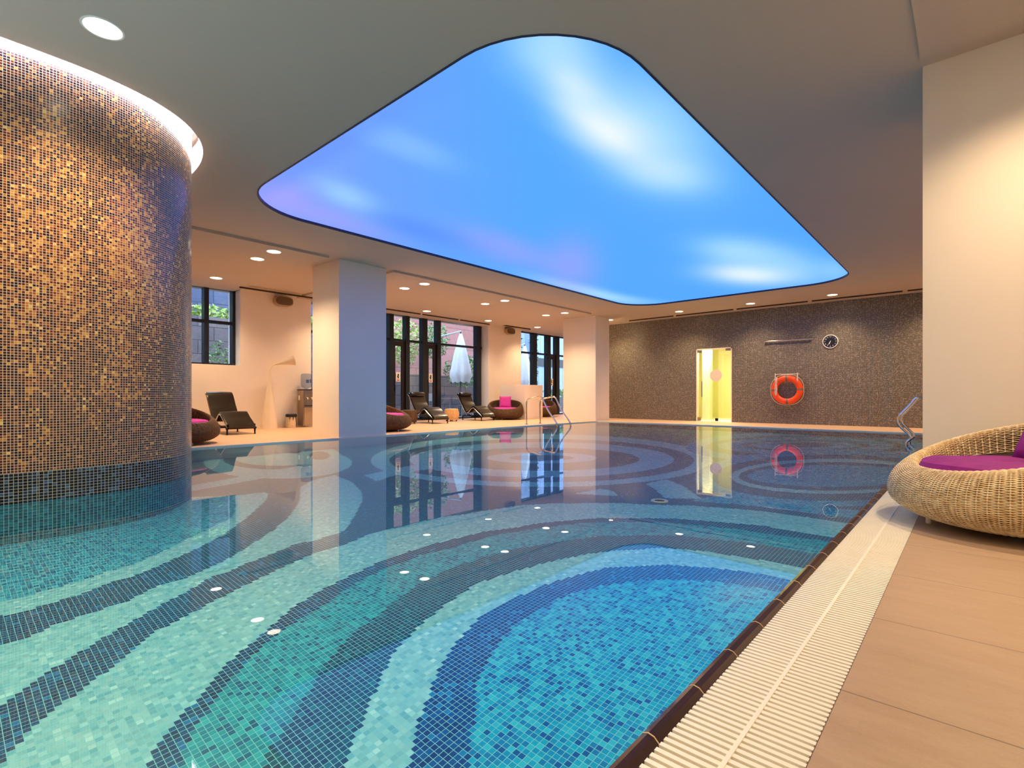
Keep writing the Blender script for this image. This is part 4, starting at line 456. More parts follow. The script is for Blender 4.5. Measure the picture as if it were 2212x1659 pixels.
def pool_floor():
    p = .0262; x0 = math.floor(PX0 / p) * p; y0 = math.floor(-1.0 / p) * p
    nx = int((PX1 - x0) / p) + 1; ny = int((PY1 - y0) / p) + 1
    xs = x0 + p * np.arange(nx + 1); ys = y0 + p * np.arange(ny + 1)
    X, Y = np.meshgrid(xs, ys, indexing='ij'); Z = floor_z(X, Y)
    v = np.stack([X, Y, Z], -1).reshape(-1, 3)
    idx = np.arange((nx + 1) * (ny + 1)).reshape(nx + 1, ny + 1)
    f = np.stack([idx[:-1, :-1], idx[1:, :-1], idx[1:, 1:], idx[:-1, 1:]], -1).reshape(-1, 4)
    me = bpy.data.meshes.new('pool_floor'); nf = len(f)
    me.vertices.add(len(v)); me.vertices.foreach_set('co', v.ravel()); me.loops.add(nf * 4); me.loops.foreach_set('vertex_index', f.ravel())
    me.polygons.add(nf); me.polygons.foreach_set('loop_start', np.arange(nf) * 4); me.update(calc_edges=True)
    CXX, CYY = np.meshgrid(xs[:-1] + p / 2, ys[:-1] + p / 2, indexing='ij')
    px, py = CXX.ravel(), CYY.ravel(); cls = np.full(nf, 'D', dtype='<U2')
    for c, poly in REGS:
        q = np.array(poly); m = (px > q[:, 0].min()) & (px < q[:, 0].max()) & (py > q[:, 1].min()) & (py < q[:, 1].max())
        ii = np.nonzero(m)[0]; a, b = px[ii], py[ii]; ins = np.zeros(len(ii), bool); j = len(q) - 1
        for i in range(len(q)):
            xi, yi, xj, yj = q[i, 0], q[i, 1], q[j, 0], q[j, 1]
            if yi != yj: ins ^= ((yi > b) != (yj > b)) & (a < (xj - xi) * (b - yi) / (yj - yi) + xi)
            j = i
        cls[ii[ins]] = c
    rng = np.random.default_rng(5)
    pal = {'D': [((0, 62, 110), .55), ((0, 78, 128), .25), ((0, 50, 94), .15), ((10, 116, 176), .05)],
           'B': [((0, 58, 116), .5), ((0, 78, 142), .3), ((0, 44, 96), .14), ((8, 124, 184), .06)],
           'K': [((0, 70, 100), .5), ((0, 88, 114), .3), ((0, 58, 92), .15), ((6, 112, 136), .05)],
           'P': [((150, 206, 212), .34), ((134, 196, 207), .3), ((164, 214, 218), .2), ((114, 184, 199), .11), ((188, 228, 228), .05)],
           'T': [((0, 156, 174), .36), ((0, 136, 160), .3), ((40, 176, 188), .22), ((0, 100, 138), .12)],
           'Q': [((0, 168, 200), .30), ((0, 150, 194), .24), ((0, 124, 178), .16), ((50, 190, 212), .18), ((0, 86, 150), .12)],
           'T2': [((20, 160, 190), .3), ((10, 136, 172), .3), ((70, 184, 204), .22), ((0, 100, 146), .18)]}
    col = np.zeros((nf, 4), np.float32); col[:, 3] = 1
    r = rng.random(nf); jit = 1 + .16 * (rng.random(nf) - .5)
    for k, L in pal.items():
        m = cls == k; acc = 0
        for c, s in L:
            mm = m & (r >= acc) & (r < acc + s + 1e-6); acc += s
            col[mm, :3] = np.array(srgb(*c)[:3])[None] * jit[mm, None]
    at = me.attributes.new('tile', 'FLOAT_COLOR', 'FACE'); at.data.foreach_set('color', col.ravel())
    me.materials.append(M['pool_floor_mosaic'])
    o = bpy.data.objects.new('pool_floor', me); C.objects.link(o); o['kind'] = 'structure'
    tag(o, 'mosaic pool bottom with pale, teal and dark blue swirling bands', None)
pool_floor()
dr = thing('pool_floor_inlet', 'small round pale inlet fitting on the mosaic pool bottom', 'pool fitting', (-2.43, 5.04, float(floor_z(-2.43, 5.04))))
MB().lathe([(.001, .004), (.055, .004), (.06, .012), (.085, .012), (.09, 0)], 28).build('rim', 'white_plastic', dr, True)
MB().lathe([(.001, .006), (.05, .006), (.05, .01), (.001, .012)], 24).build('grille', 'pot', dr)
wp = plate_with_holes('pool_water', [(PX0 + .035, PY0), (PX1 - .018, PY0), (PX1 - .018, PY1 - .05), (PX0 + .035, PY1 - .05)], [superell(-7.1, .56, 1.655, 1.415, 2.4, 240)], WZ, 'water')
tag(wp, 'calm clear turquoise water filling the mosaic swimming pool', 'water', kind='stuff')

# ------------------------------------------------------------------ mosaic drum
def drum_part(name, z0, z1, mat, parent, off=0):
    lp = superell(-7.1, .56, 1.66 + off, 1.42 + off, 2.4, 240); n = len(lp); me = bpy.data.meshes.new(name)
    arc = [0]
    for i in range(n): a, b = lp[i], lp[(i + 1) % n]; arc.append(arc[-1] + math.hypot(a[0] - b[0], a[1] - b[1]))
    vs = [(x, y, z) for z in (z0, z1) for x, y in lp]; fs = [(i, (i + 1) % n, n + (i + 1) % n, n + i) for i in range(n)]
    fs += [tuple(range(n - 1, -1, -1)), tuple(range(n, 2 * n))]
    me.from_pydata(vs, [], fs); me.update(); uv = me.uv_layers.new(name='UVMap'); k = 0
    for i in range(n):
        for (u, v) in ((arc[i], z0), (arc[i + 1], z0), (arc[i + 1], z1), (arc[i], z1)): uv.data[k].uv = (u, v + 2); k += 1
    for i, p in enumerate(me.polygons): p.use_smooth = i < n
    me.materials.append(M[mat]); o = bpy.data.objects.new(name, me); C.objects.link(o); o.parent = parent
    me.set_sharp_from_angle(angle=math.radians(40)); return o
dt = thing('mosaic_drum', 'big round drum clad in gold and brown mosaic standing in the pool', 'mosaic drum', (0, 0, 0))
drum_part('shaft', .215, H + .40, 'drum_mosaic', dt)
drum_part('base_band', WZ, .215, 'drum_base_mosaic', dt)
drum_part('submerged_band', -.9, WZ, 'drum_water_tint_mosaic', dt)

# ------------------------------------------------------------------ walls and columns
struct('column', MB().box(-10.1, -9.07, 5.2, 6.27, 0, H), 'wall_paint')
struct('column', MB().box(-10.5, -9.2, 14.45, 15.3, 0, H), 'wall_paint')
struct('column', MB().box(-.296, 1.5, 5.283, 6.3, 0, H - .0), 'wall_paint')
DX0, DX1, DZ = -6.68, -5.56, 2.325
wb = MB().box(-10.4, DX0, YB, YB + .12, 0, H); wb.box(DX1, 2.5, YB, YB + .12, 0, H); wb.box(DX0, DX1, YB, YB + .12, DZ, H)
struct('wall_back', wb, 'wall_mosaic')
struct('trim_5', MB().box(-10.4, 2.5, YB - .03, YB, H - .03, H), 'ceiling_paint')
struct('wall_right', MB().box(2.5, 2.7, -3, 16.6, -.3, H + .5), 'wall_paint')
struct('wall_front', MB().box(-14.1, 2.7, -3.2, -3, -.6, H + .5), 'wall_paint')
struct('wall_end', MB().box(-14.1, -10.2, 20.5, 20.7, -.3, H + .5), 'wall_paint')
struct('wall_side', MB().box(-10.4, -10.28, YB + .12, 20.5, 0, H), 'wall_paint')
wl = MB().box(-14.1, XW, 5.02, 6.82, 0, H)                       # pier between windows
wl.box(-14.1, XW, 13.67, 15.52, 0, H)
wl.box(-14.1, XW, -3, 2.0, 0, H); wl.box(-14.1, XW - .0, 2.0, 5.02, 0, 1.55)
struct('wall_left', wl, 'wall_paint')
# white painted reveals beside the glazing
rv = MB().box(-14.08, XW - .012, 5.015, 5.019, 1.55, H); rv.box(-14.08, XW - .012, 13.664, 13.669, 0, H)
struct('trim_6', rv, 'wall_white')
struct('partition_wall', MB().box(-12.98, -11.78, 13.93, 14.93, 0, 1.205), 'wall_paint', bevel=.004)

# ------------------------------------------------------------------ glazing
def glazing(name, y0, y1, z0, muls, doors):
    f = MB(); X0, X1 = -13.83, -13.63
    for a, b in muls: f.box(X0, X1, a, b, z0, H - .001)
    f.box(X0 + .06, X1 - .03, y0, y1, 2.56, 2.63)
    f.box(X0 + .06, X1 - .03, y0, y1, H - .05, H - .001)
    f.box(X0 + .06, X1 - .03, y0, y1, z0, z0 + .05)
    root = struct(name, f, 'window_metal')
    ed = [y0] + [v for m in muls for v in m] + [y1]; bays = [(ed[i], ed[i + 1]) for i in range(0, len(ed) - 1, 2)]
    for a, b in bays:
        if b - a < .05: continue
        isd = any(a < d < b for d in doors)
        MB().box(-13.745, -13.735, a, b, 2.63, H - .05).build('pane', 'window_glass', root)
        if not isd: MB().box(-13.745, -13.735, a, b, z0 + .05, 2.56).build('pane', 'window_glass', root)
    return root, bays
w1, _ = glazing('window_1', 2.0, 5.015, 1.55, [(2.0, 2.06), (3.1, 3.2), (4.32, 4.42), (4.95, 5.015)], [])
w2, bays2 = glazing('window_2', 6.82, 13.665, 0, [(6.82, 6.9), (8.0, 8.16), (9.55, 9.71), (10.18, 10.33), (10.86, 11.06), (11.49, 11.65), (13.38, 13.60)], [9.95, 11.2])
w3, bays3 = glazing('window_3', 15.52, 20.5, 0, [(15.52, 15.6), (16.66, 16.9), (17.62, 17.84), (18.25, 18.48), (20.3, 20.5)], [18.0])
def glass_door(n, y0, y1, label):
    z1 = 2.55; s = .10
    f = MB(); f.box(-13.78, -13.69, y0, y0 + s, .01, z1); f.box(-13.78, -13.69, y1 - s, y1, .01, z1)
    f.box(-13.78, -13.69, y0 + s, y1 - s, z1 - .14, z1); f.box(-13.78, -13.69, y0 + s, y1 - s, .01, .16)
    r = struct(n, f, 'door_bronze'); r['label'] = label
    MB().box(-13.745, -13.735, y0 + s, y1 - s, .16, z1 - .14).build('pane', 'window_glass', r)
    MB().tube([(-13.66, y0 + .05, .95), (-13.66, y0 + .05, 1.35)], .014).box(-13.69, -13.66, y0 + .042, y0 + .058, .99, 1.01).box(-13.69, -13.66, y0 + .042, y0 + .058, 1.29, 1.31).build('handle', 'black_steel', r)
    ym = (y0 + y1) / 2 ; g = .004
    st = thing('door_sticker', label.replace('dark framed glass door', 'white pictogram sticker on glass door'), 'sign', (-13.73, ym, 1.42), 0, 'pictogram stickers on the glass doors')
    MB().box(0, .003, -.085, .085, -.15, .15).build('plate', 'white_plastic', st, bevel=.001)
    MB().add([(g, .03 * math.cos(a) , .07 + .03 * math.sin(a)) for a in [k * PI / 8 for k in range(16)]], [tuple(range(16))]).box(.0031, g, -.022, .022, -.05, .045).box(.0031, g, -.04, -.022, -.01, .035).build('figure', 'black_plastic', st)
    rr = MB(); rr.box(.0032, .0046, -.05, -.045, -.1, .1)
    MB().box(.0031, .0042, -.05, .05, -.12, -.09).build('bar', 'red_print', st)
glass_door('door_1', 9.71, 10.18, 'dark framed glass door, first right of the near column')
glass_door('door_2', 11.06, 11.49, 'dark framed glass door just left of the large white parasol')
glass_door('door_3', 17.84, 18.25, 'dark framed glass door beside the far column')

# ------------------------------------------------------------------ door in the mosaic wall and the corridor behind
fr = MB().box(DX0, DX0 + .03, YB - .015, YB + .14, 0, DZ).box(DX1 - .03, DX1, YB - .015, YB + .14, 0, DZ).box(DX0, DX1, YB - .015, YB + .14, DZ - .03, DZ)
d4 = struct('door_4', fr, 'edge_stone'); d4['label'] = 'frameless glass door in the mosaic wall'
ap = thing('glass_panel_door', 'hinged clear glass door leaf with long steel handle in the mosaic wall', 'door', (DX0 + .04, YB + .04, 0), math.radians(8))
MB().box(.0, .62, -.005, .005, .02, DZ - .05).build('glass_leaf', 'green_glass', ap)
MB().box(0, .09, -.018, .018, .01, .12).build('patch_hinge', 'steel', ap)
MB().box(.53, .62, -.018, .018, .01, .10).build('patch_hinge', 'black_steel', ap)
MB().box(.0, .12, -.018, .018, DZ - .12, DZ - .05).build('patch_hinge', 'steel', ap)
MB().tube([(.13, -.05, .78), (.13, -.05, 1.28)], .018, 12).tube([(.13, 0, .85), (.13, -.05, .85)], .01).tube([(.13, 0, 1.21), (.13, -.05, 1.21)], .01).build('handle', 'steel', ap, True)
hp = MB().box(DX1 - .2, DX1 - .03, YB + .02, YB + .06, DZ - .10, DZ - .03)
tag(hp.build('door_closer_patch', 'steel'), 'small steel patch fitting at top right of the mosaic wall doorway', 'door fitting')
lg = thing('glass_logo_disc', 'round frosted disc sticker with wavy lines on the doorway glass', 'sticker', (-6.08, YB + .07, 1.46))
MB().lathe([(.001, 0), (.19, 0), (.19, .003), (.001, .003)], 40, axis='y').build('disc', 'lamp_cream', lg)
wv = MB()
for k, zz in enumerate((.05, 0, -.05)): wv.tube([(x * .01 - .11, -.004, zz + .012 * math.sin(x * .5 + k)) for x in range(23)], .004, 5)
wv.build('wavy_lines', 'edge_stone', lg)
cor = MB(); cor.box(-8.6, -8.5, YB + .12, 19.4, 0, 2.8); cor.box(-4.4, -4.3, YB + .12, 19.4, 0, 2.8); cor.box(-8.6, -4.3, 19.3, 19.4, 0, 2.8); cor.box(-8.6, -4.3, YB + .12, 19.4, 2.7, 2.8)
plain('corridor_paint', srgb(238, 230, 190), .6, var=.02); struct('corridor_wall', cor, 'corridor_paint')
struct('corridor_floor', MB().box(-8.6, -4.3, YB + .12, 19.4, -.1, -.001), 'edge_stone')
struct('corridor_pier', MB().box(-6.92, -6.68, 17.6, 17.9, 0, 2.7), 'edge_stone')
ip = MB().box(-6.60, -5.2, 17.72, 17.73, .08, 2.35)
tag(ip.build('inner_glass_screen', 'green_glass'), 'greenish inner glass screen seen through the open doorway', 'glass screen')
cl = thing('corridor_lamp', 'bright lamp lighting the yellow corridor behind the glass door', 'ceiling lamp', (-6.4, 17.2, 2.69))
MB().box(-.6, .6, -.08, .08, -.02, .008).build('tube', 'corridor_tube', cl)
L = bpy.data.lights.new('corridor_light', 'AREA'); L.energy = 130; L.size = .8; L.color = (1, .91, .68); lo = bpy.data.objects.new('corridor_light', L); C.objects.link(lo); lo.parent = cl; lo.location = (0, 0, -.04)

# ------------------------------------------------------------------ things on the mosaic wall
ck = thing('wall_clock', 'round wall clock with black face and white numerals', 'clock', (-2.92, YB, 2.31))
MB().lathe([(.001, 0), (.19, 0), (.192, .02), (.185, .035), (.172, .036), (.168, .022), (.001, .022)], 48, axis='y').build('case', 'white_plastic', ck, True)
MB().lathe([(.001, .0225), (.170, .0225), (.170, .025), (.001, .025)], 48, axis='y').build('dial', 'black_plastic', ck)
dg = bpy.context.evaluated_depsgraph_get(); nm = MB()
for h in range(1, 13):
    cu = bpy.data.curves.new('t', 'FONT'); cu.body = str(h); cu.size = .052; cu.align_x = 'CENTER'; cu.align_y = 'CENTER'; cu.extrude = .0008
    to = bpy.data.objects.new('t', cu); C.objects.link(to); dg.update(); me = bpy.data.meshes.new_from_object(to.evaluated_get(dg)); a = PI / 2 - h * PI / 6
    cx, cz = .132 * math.cos(a), .132 * math.sin(a)
    nm = MB(); nm.add([(v.co.x + cx, -.0265 - v.co.z, v.co.y + cz) for v in me.vertices], [tuple(p.vertices) for p in me.polygons])
    nm.build('numeral', 'white_plastic', ck)
    bpy.data.objects.remove(to); bpy.data.curves.remove(cu); bpy.data.meshes.remove(me)
def hand(ang, ln, wd, nmz):
    a = math.radians(ang); d = (math.sin(a), math.cos(a)); n = (d[1], -d[0])
    pts = [(-.02 * d[0] + s * wd * n[0], -.030 - nmz, -.02 * d[1] + s * wd * n[1]) for s in (-1, 1)] + [(ln * d[0] + s * wd * .6 * n[0], -.030 - nmz, ln * d[1] + s * wd * .6 * n[1]) for s in (1, -1)]
    m = MB().add(pts + [(x, y + .002, z) for x, y, z in pts], [(0, 1, 2, 3), (7, 6, 5, 4), (0, 4, 5, 1), (1, 5, 6, 2), (2, 6, 7, 3), (3, 7, 4, 0)]); return m
hand(212, .125, .006, .002).build('minute_hand', 'white_plastic', ck); hand(196, .08, .007, 0).build('hour_hand', 'white_plastic', ck)

br = thing('wall_rail', 'thin metal rail fixed high on the mosaic wall beside the clock', 'rail', (-4.62, YB - .07, 2.42))
MB().tube([(0, 0, 0), (1.28, 0, 0)], .022, 10).build('tube', 'chrome', br, True)
for x in (.03, .46, .86, 1.25): MB().tube([(x, -.0, 0), (x, .07, 0)], .012, 8).lathe([(.001, 0), (.03, 0), (.03, .012), (.001, .012)], 16, (x, .07, 0), 'y').build('bracket', 'steel', br)

lr = thing('life_ring', 'orange life ring hanging from a bracket on the mosaic wall', 'life buoy', (-3.98, YB - .125, .985))
R, r = .335, .083; m = MB(); n1, n2 = 64, 20; vs = []; fs = []
for i in range(n1):
    a = 2 * PI * i / n1
    for j in range(n2):
        b = 2 * PI * j / n2; q = R + r * math.cos(b); vs.append((q * math.cos(a), r * .75 * math.sin(b), q * math.sin(a)))
for i in range(n1):
    for j in range(n2): i2, j2 = (i + 1) % n1, (j + 1) % n2; fs.append((i * n2 + j, i * n2 + j2, i2 * n2 + j2, i2 * n2 + j))
m.add(vs, fs).build('ring_body', 'orange_foam', lr, True)
for k in range(4):
    a0 = PI / 2 * k + .03; b_ = MB(); pts = []
    vs = []; fs = []
    for i in range(5):
        a = a0 - .07 + .035 * i
        for j in range(20):
            b = 2 * PI * j / 20; q = R + (r + .003) * math.cos(b); vs.append((q * math.cos(a), (r * .75 + .003) * math.sin(b), q * math.sin(a)))
    for i in range(4):
        for j in range(20): j2 = (j + 1) % 20; fs.append((i * 20 + j, i * 20 + j2, (i + 1) * 20 + j2, (i + 1) * 20 + j))
    MB().add(vs, fs).build('band', 'grey_tape', lr, True)
rp = MB()
for k in range(4):
    a0 = PI / 2 * k + .03; rp.tube([((R + r + .012 + .03 * math.sin(PI * i / 10)) * math.cos(a0 + PI / 2 * i / 10), .0, (R + r + .012 + .03 * math.sin(PI * i / 10)) * math.sin(a0 + PI / 2 * i / 10)) for i in range(11)], .008, 6)
for q in range(3): rp.tube([(-.27 + q * .012, -.075, .36), (-.30 + q * .02, -.09, .1), (-.31 + q * .03, -.085, -.1), (-.28, -.085, -.17), (-.24 - q * .01, -.09, .0), (-.26 + q * .012, -.075, .36)], .006, 6)
rp.build('rope', 'rope', lr, True)
bk = thing('life_ring_bracket', 'white wire bracket on the mosaic wall holding the orange life ring', 'bracket', (-3.98, YB, 1.435))
MB().tube([(-.29, -.12, 0), (.29, -.12, 0)], .011, 8).tube([(-.29, 0, .0), (-.29, -.13, 0), (-.29, -.21, -.02)], .011, 8).tube([(.29, 0, 0), (.29, -.13, 0), (.29, -.21, -.02)], .011, 8).build('rod', 'rope', bk, True)
for s in (-1, 1): MB().tube([(s * .29, -.215, .03), (s * .29, -.215, -.20)], .014, 8).build('hook', 'rope', bk, True)

# ------------------------------------------------------------------ speakers on the piers
def speaker(loc, label):
    t = thing('wall_speaker', label, 'speaker', loc, 0, 'oval speakers high on the piers')
    def oval(a, b, x0, x1): 
        lp = superell(0, 0, a, b, 3.0, 40); return MB().add([(x0, y, z) for y, z in lp] + [(x1, y, z) for y, z in lp], [(i, (i + 1) % 40, 40 + (i + 1) % 40, 40 + i) for i in range(40)] + [tuple(range(39, -1, -1)), tuple(range(40, 80))])
    oval(.235, .12, 0.03, .17).build('cabinet', 'speaker_shell', t, True, bevel=.01)
    oval(.215, .10, .17, .182).build('grille', 'speaker_grille', t, True)
    MB().box(0, .04, -.05, .05, -.04, .04).build('bracket', 'speaker_shell', t)
speaker((XW, 6.02, H - .20), 'oval beige speaker high on wall above the white floor lamp')
speaker((XW, 14.75, H - .15), 'oval beige speaker high on the pier above low partition')

# ------------------------------------------------------------------ floor lamp, water cooler, bin
fl = thing('floor_lamp', 'tall cream trumpet floor lamp with cone shaped head', 'floor lamp', (-13.06, 5.60, 0))
MB().lathe([(.001, 0), (.185, 0), (.185, .02), (.165, .25), (.14, .5), (.105, .75), (.07, .98), (.042, 1.2), (.028, 1.38), (.020, 1.46)], 36).build('stand', 'lamp_cream', fl, True)
MB().tube([(0, 0, 1.44), (0, .012, 1.50), (0, .05, 1.555), (0, .11, 1.59), (0, .18, 1.61)], .014, 10).build('neck', 'lamp_cream', fl, True)
a0 = Vector((0, .14, 1.60)); dd = Vector((.12, .46, .13)).normalized()
MB().tube([a0 + dd * t for t in (0, .1, .2, .3, .4, .46)], 0, 24, True, [.016, .032, .055, .082, .112, .132]).build('shade', 'lamp_cream', fl, True)
MB().tube([a0 + dd * t for t in (.4605, .462)], .11, 24).build('shade_inside', 'speaker_shell', fl)

wc = thing('water_cooler', 'freestanding grey water cooler with an upturned blue tinted bottle', 'water cooler', (-13.08, 6.56, 0))
MB().box(-.16, .15, -.16, .16, .03, .96).build('cabinet', 'steel', wc, bevel=.012)
MB().box(-.17, .17, -.18, .18, .96, .985).build('top', 'black_plastic', wc, bevel=.01)
MB().box(.15, .158, -.12, .12, .55, .90).build('tap_recess', 'grey_tape', wc)
MB().box(.15, .159, -.13, .13, .05, .50).build('door', 'speaker_shell', wc, bevel=.003)
for y_ in (-.06, .06): MB().tube([(.158, y_, .76), (.20, y_, .76), (.205, y_, .72)], .016, 8).build('tap', 'white_plastic', wc, True)
MB().box(-.1, -.02, -.163, -.158, .70, .82).build('handle', 'white_plastic', wc)
MB().box(.15, .19, -.11, .11, .54, .56).build('drip_tray', 'black_plastic', wc)
bt = thing('water_bottle', 'large blue tinted water bottle upside down on the cooler', 'water bottle', (-13.08, 6.56, .985))
MB().lathe([(.03, .0), (.045, .02), (.10, .045), (.132, .08), (.135, .17), (.130, .18), (.135, .19), (.135, .27), (.130, .28), (.135, .29), (.135, .36), (.12, .40), (.08, .41)], 32).build('body', 'bottle_plastic', bt, True)
MB().box(.1345, .137, -.07, .01, .16, .25).box(.1345, .137, .03, .07, .17, .26).build('label_print', 'dark_bottle_blue', bt)
bn = thing('waste_bin', 'small shiny round waste bin with black lid by the cooler', 'bin', (-13.02, 6.13, 0))
MB().lathe([(.001, 0), (.125, 0), (.128, .02), (.128, .27), (.001, .27)], 32).build('body', 'chrome', bn, True)
MB().lathe([(.128, .27), (.136, .28), (.138, .32), (.125, .345), (.11, .35), (.001, .33)], 32).build('lid', 'black_plastic', bn, True)

# ------------------------------------------------------------------ reclining chaise
def make_chaise(bolster):
    t = thing('chaise_longue', '', 'lounge chair', (0, 0, 0), 0, 'black leather chaise longues')
    prof = [(-1.30, .86), (-1.22, .80), (-1.12, .64), (-1.02, .50), (-.90, .33), (-.80, .25), (-.68, .28), (-.54, .39), (-.46, .42), (-.38, .40), (-.22, .29), (-.06, .19), (.02, .13)]
    c = spline([(x, z) for x, z in prof], 60); W = .265; th = .045; vs = []; fs = []
    for i, p in enumerate(c):
        a = c[max(i - 1, 0)]; b = c[min(i + 1, 59)]; d = (b - a) / np.linalg.norm(b - a); n = np.array([-d[1], d[0]])
        puff = .010 * abs(math.sin(i / 59 * PI * 5)); q = p + n * (th + puff); 
        vs += [(p[0], -W, p[1]), (p[0], W, p[1]), (q[0], W * .97, q[1]), (q[0] + n[0] * .006, 0, q[1] + n[1] * .006), (q[0], -W * .97, q[1])]
    for i in range(59):
        for k in range(5): k2 = (k + 1) % 5; fs.append((i * 5 + k, i * 5 + k2, i * 5 + 5 + k2, i * 5 + 5 + k))
    fs += [(0, 4, 3, 2, 1), tuple(59 * 5 + k for k in range(5))]
    MB().add(vs, fs).build('mattress', 'leather', t, True)
    for s in (-1, 1):
        MB().tube([(p[0], s * (W + .012), p[1] - .006) for p in c[::3]] , .012, 8).build('side_rail', 'chrome', t, True)
    # rocking arc under the bed
    arc = MB()
    for s in (-1, 1):
        pts = [(-1.24, s * .24, .78), (-1.16, s * .22, .56), (-1.03, s * .2, .35), (-.86, s * .19, .215), (-.62, s * .18, .155), (-.38, s * .18, .165), (-.18, s * .19, .235)]
        arc.tube([tuple(q) for q in spline(pts, 24)], .012, 8)
        arc.tube([(-1.03, s * .2, .35), (-.96, s * .25, .42)], .008, 6)
    arc.build('rocker', 'black_steel', t, True)
    b = MB(); b.box(-1.0, .0, -.035, .035, .115, .15); b.box(-1.0, -.94, -.27, .27, .115, .15) ; b.box(-.06, .0, -.30, .30, .115, .15); b.box(-.56, -.50, -.27, .27, .12, .145)
    b.build('base_frame', 'black_steel', t)
    for x in (-.97, -.03):
        for s in (-1, 1): MB().lathe([(.03, 0), (.018, .012), (.014, .03), (.020, .11), (.016, .15), (.012, .22 if x > -.5 else .16)], 10, (x, s * .275, 0)).build('leg', 'black_steel', t, True)
    if bolster:
        bl = MB().tube([(-1.17, y_, .86) for y_ in (-.25, -.24, -.2, 0, .2, .24, .25)], 0, 16, True, [.03, .062, .078, .08, .078, .062, .03]).build('head_bolster', 'leather', t, True)
        for yy in (-.10, .05): MB().box(-1.30, -1.19, yy, yy + .05, .86, .875).build('strap', 'black_plastic', bl)
    return t
c0 = make_chaise(False); c0.location = (-11.43, 4.33, 0); c0.rotation_euler = (0, 0, math.radians(0)); c0['label'] = 'black leather chaise longue by the paned window, without a head bolster'
c1 = make_chaise(True); c1.location = (-11.62, 9.92, 0); c1.rotation_euler = (0, 0, math.radians(-3)); c1['label'] = 'black leather chaise longue in front of the glass doors, left of the straw stool'
copy_tree(c1, (-11.85, 12.15, 0), math.radians(-3), 'black leather chaise longue right of the straw stool, before the parasol')
copy_tree(c1, (-11.72, 8.45, 0), math.radians(-3), 'black leather chaise longue mostly hidden by the near square column')

# ------------------------------------------------------------------ woven nest chairs
def nest_profile(back, n, m):
    fr_ = [(.20, .05), (.36, .035), (.50, .065), (.60, .13), (.625, .20), (.60, .28), (.545, .335), (.485, .355), (.455, .33), (.43, .29)]
    bk_ = [(.20, .05), (.36, .035), (.50, .065), (.60, .14), (.645, .28), (.665, .44), (.67, .58), (.655, .665), (.63, .66), (.585, .47), (.49, .29)]
    k = back; pts = [(a[0] * (1 - k) + b[0] * k, a[1] * (1 - k) + b[1] * k) for a, b in zip(fr_, bk_)]
    return np.array(spline(pts, n))
def woven_mesh(nrows, ribs, sub, strand, amp):
    ns = ribs * sub; sides = 5; TH = np.arange(ns) / ns * 2 * PI
    prof = np.stack([nest_profile(((1 + math.cos(t)) / 2) ** 1.1, nrows, 0) for t in TH])      # ns, nrows, 2
    d = np.gradient(prof, axis=1); d /= np.linalg.norm(d, axis=2, keepdims=True) + 1e-9; nrm = np.stack([d[..., 1], -d[..., 0]], -1)
    V = []; Fc = []; base = 0
    ring = np.arange(ns)
    for j in range(nrows):
        ph = np.cos(ring / sub * PI + (j % 2) * PI) * amp
        P = prof[:, j] + nrm[:, j] * ph[:, None]
        for s in range(sides):
            a = 2 * PI * s / sides; q = P + nrm[:, j] * math.cos(a) * strand + d[:, j] * math.sin(a) * strand * .95
            V.append(np.stack([q[:, 0] * np.cos(TH), q[:, 0] * np.sin(TH), q[:, 1]], -1))
        idx = base + np.arange(sides * ns).reshape(sides, ns)
        a_ = idx; b_ = np.roll(idx, -1, 1); c_ = np.roll(b_, -1, 0); d_ = np.roll(idx, -1, 0)
        Fc.append(np.stack([a_, b_, c_, d_], -1).reshape(-1, 4)); base += sides * ns
    V = np.concatenate(V); Fc = np.concatenate(Fc)
    me = bpy.data.meshes.new('woven_basket'); me.vertices.add(len(V)); me.vertices.foreach_set('co', V.astype(np.float32).ravel())
    me.loops.add(len(Fc) * 4); me.loops.foreach_set('vertex_index', Fc.ravel().astype(np.int32)); me.polygons.add(len(Fc)); me.polygons.foreach_set('loop_start', np.arange(len(Fc)) * 4)
    me.update(calc_edges=True); me.polygons.foreach_set('use_smooth', [True] * len(Fc)); return me
def shell(off, n=34, k=72):
    vs = []; fs = []
    for i in range(k):
        t = 2 * PI * i / k; p = nest_profile(((1 + math.cos(t)) / 2) ** 1.1, n, 0)
        dd_ = np.gradient(p, axis=0); dd_ /= np.linalg.norm(dd_, axis=1, keepdims=True); nn = np.stack([dd_[:, 1], -dd_[:, 0]], -1); p = p + nn * off
        vs += [(q[0] * math.cos(t), q[0] * math.sin(t), q[1]) for q in p]
    for i in range(k):
        for j in range(n - 1): i2 = (i + 1) % k; fs.append((i * n + j, i2 * n + j, i2 * n + j + 1, i * n + j + 1))
    m = MB().add(vs, fs); m.add([(0, 0, .24)] , []); c = len(m.v) - 1
    m.f += [(i * n + n - 1, ((i + 1) % k) * n + n - 1, c) for i in range(k)]; return m
def ribs_mesh(nr, off, rad, n=40):
    m = MB()
    for i in range(nr):
        t = 2 * PI * i / nr; p = nest_profile(((1 + math.cos(t)) / 2) ** 1.1, n, 0)
        m.tube([(q[0] * math.cos(t), q[0] * math.sin(t), q[1]) for q in p], rad, 5, False)
    return m
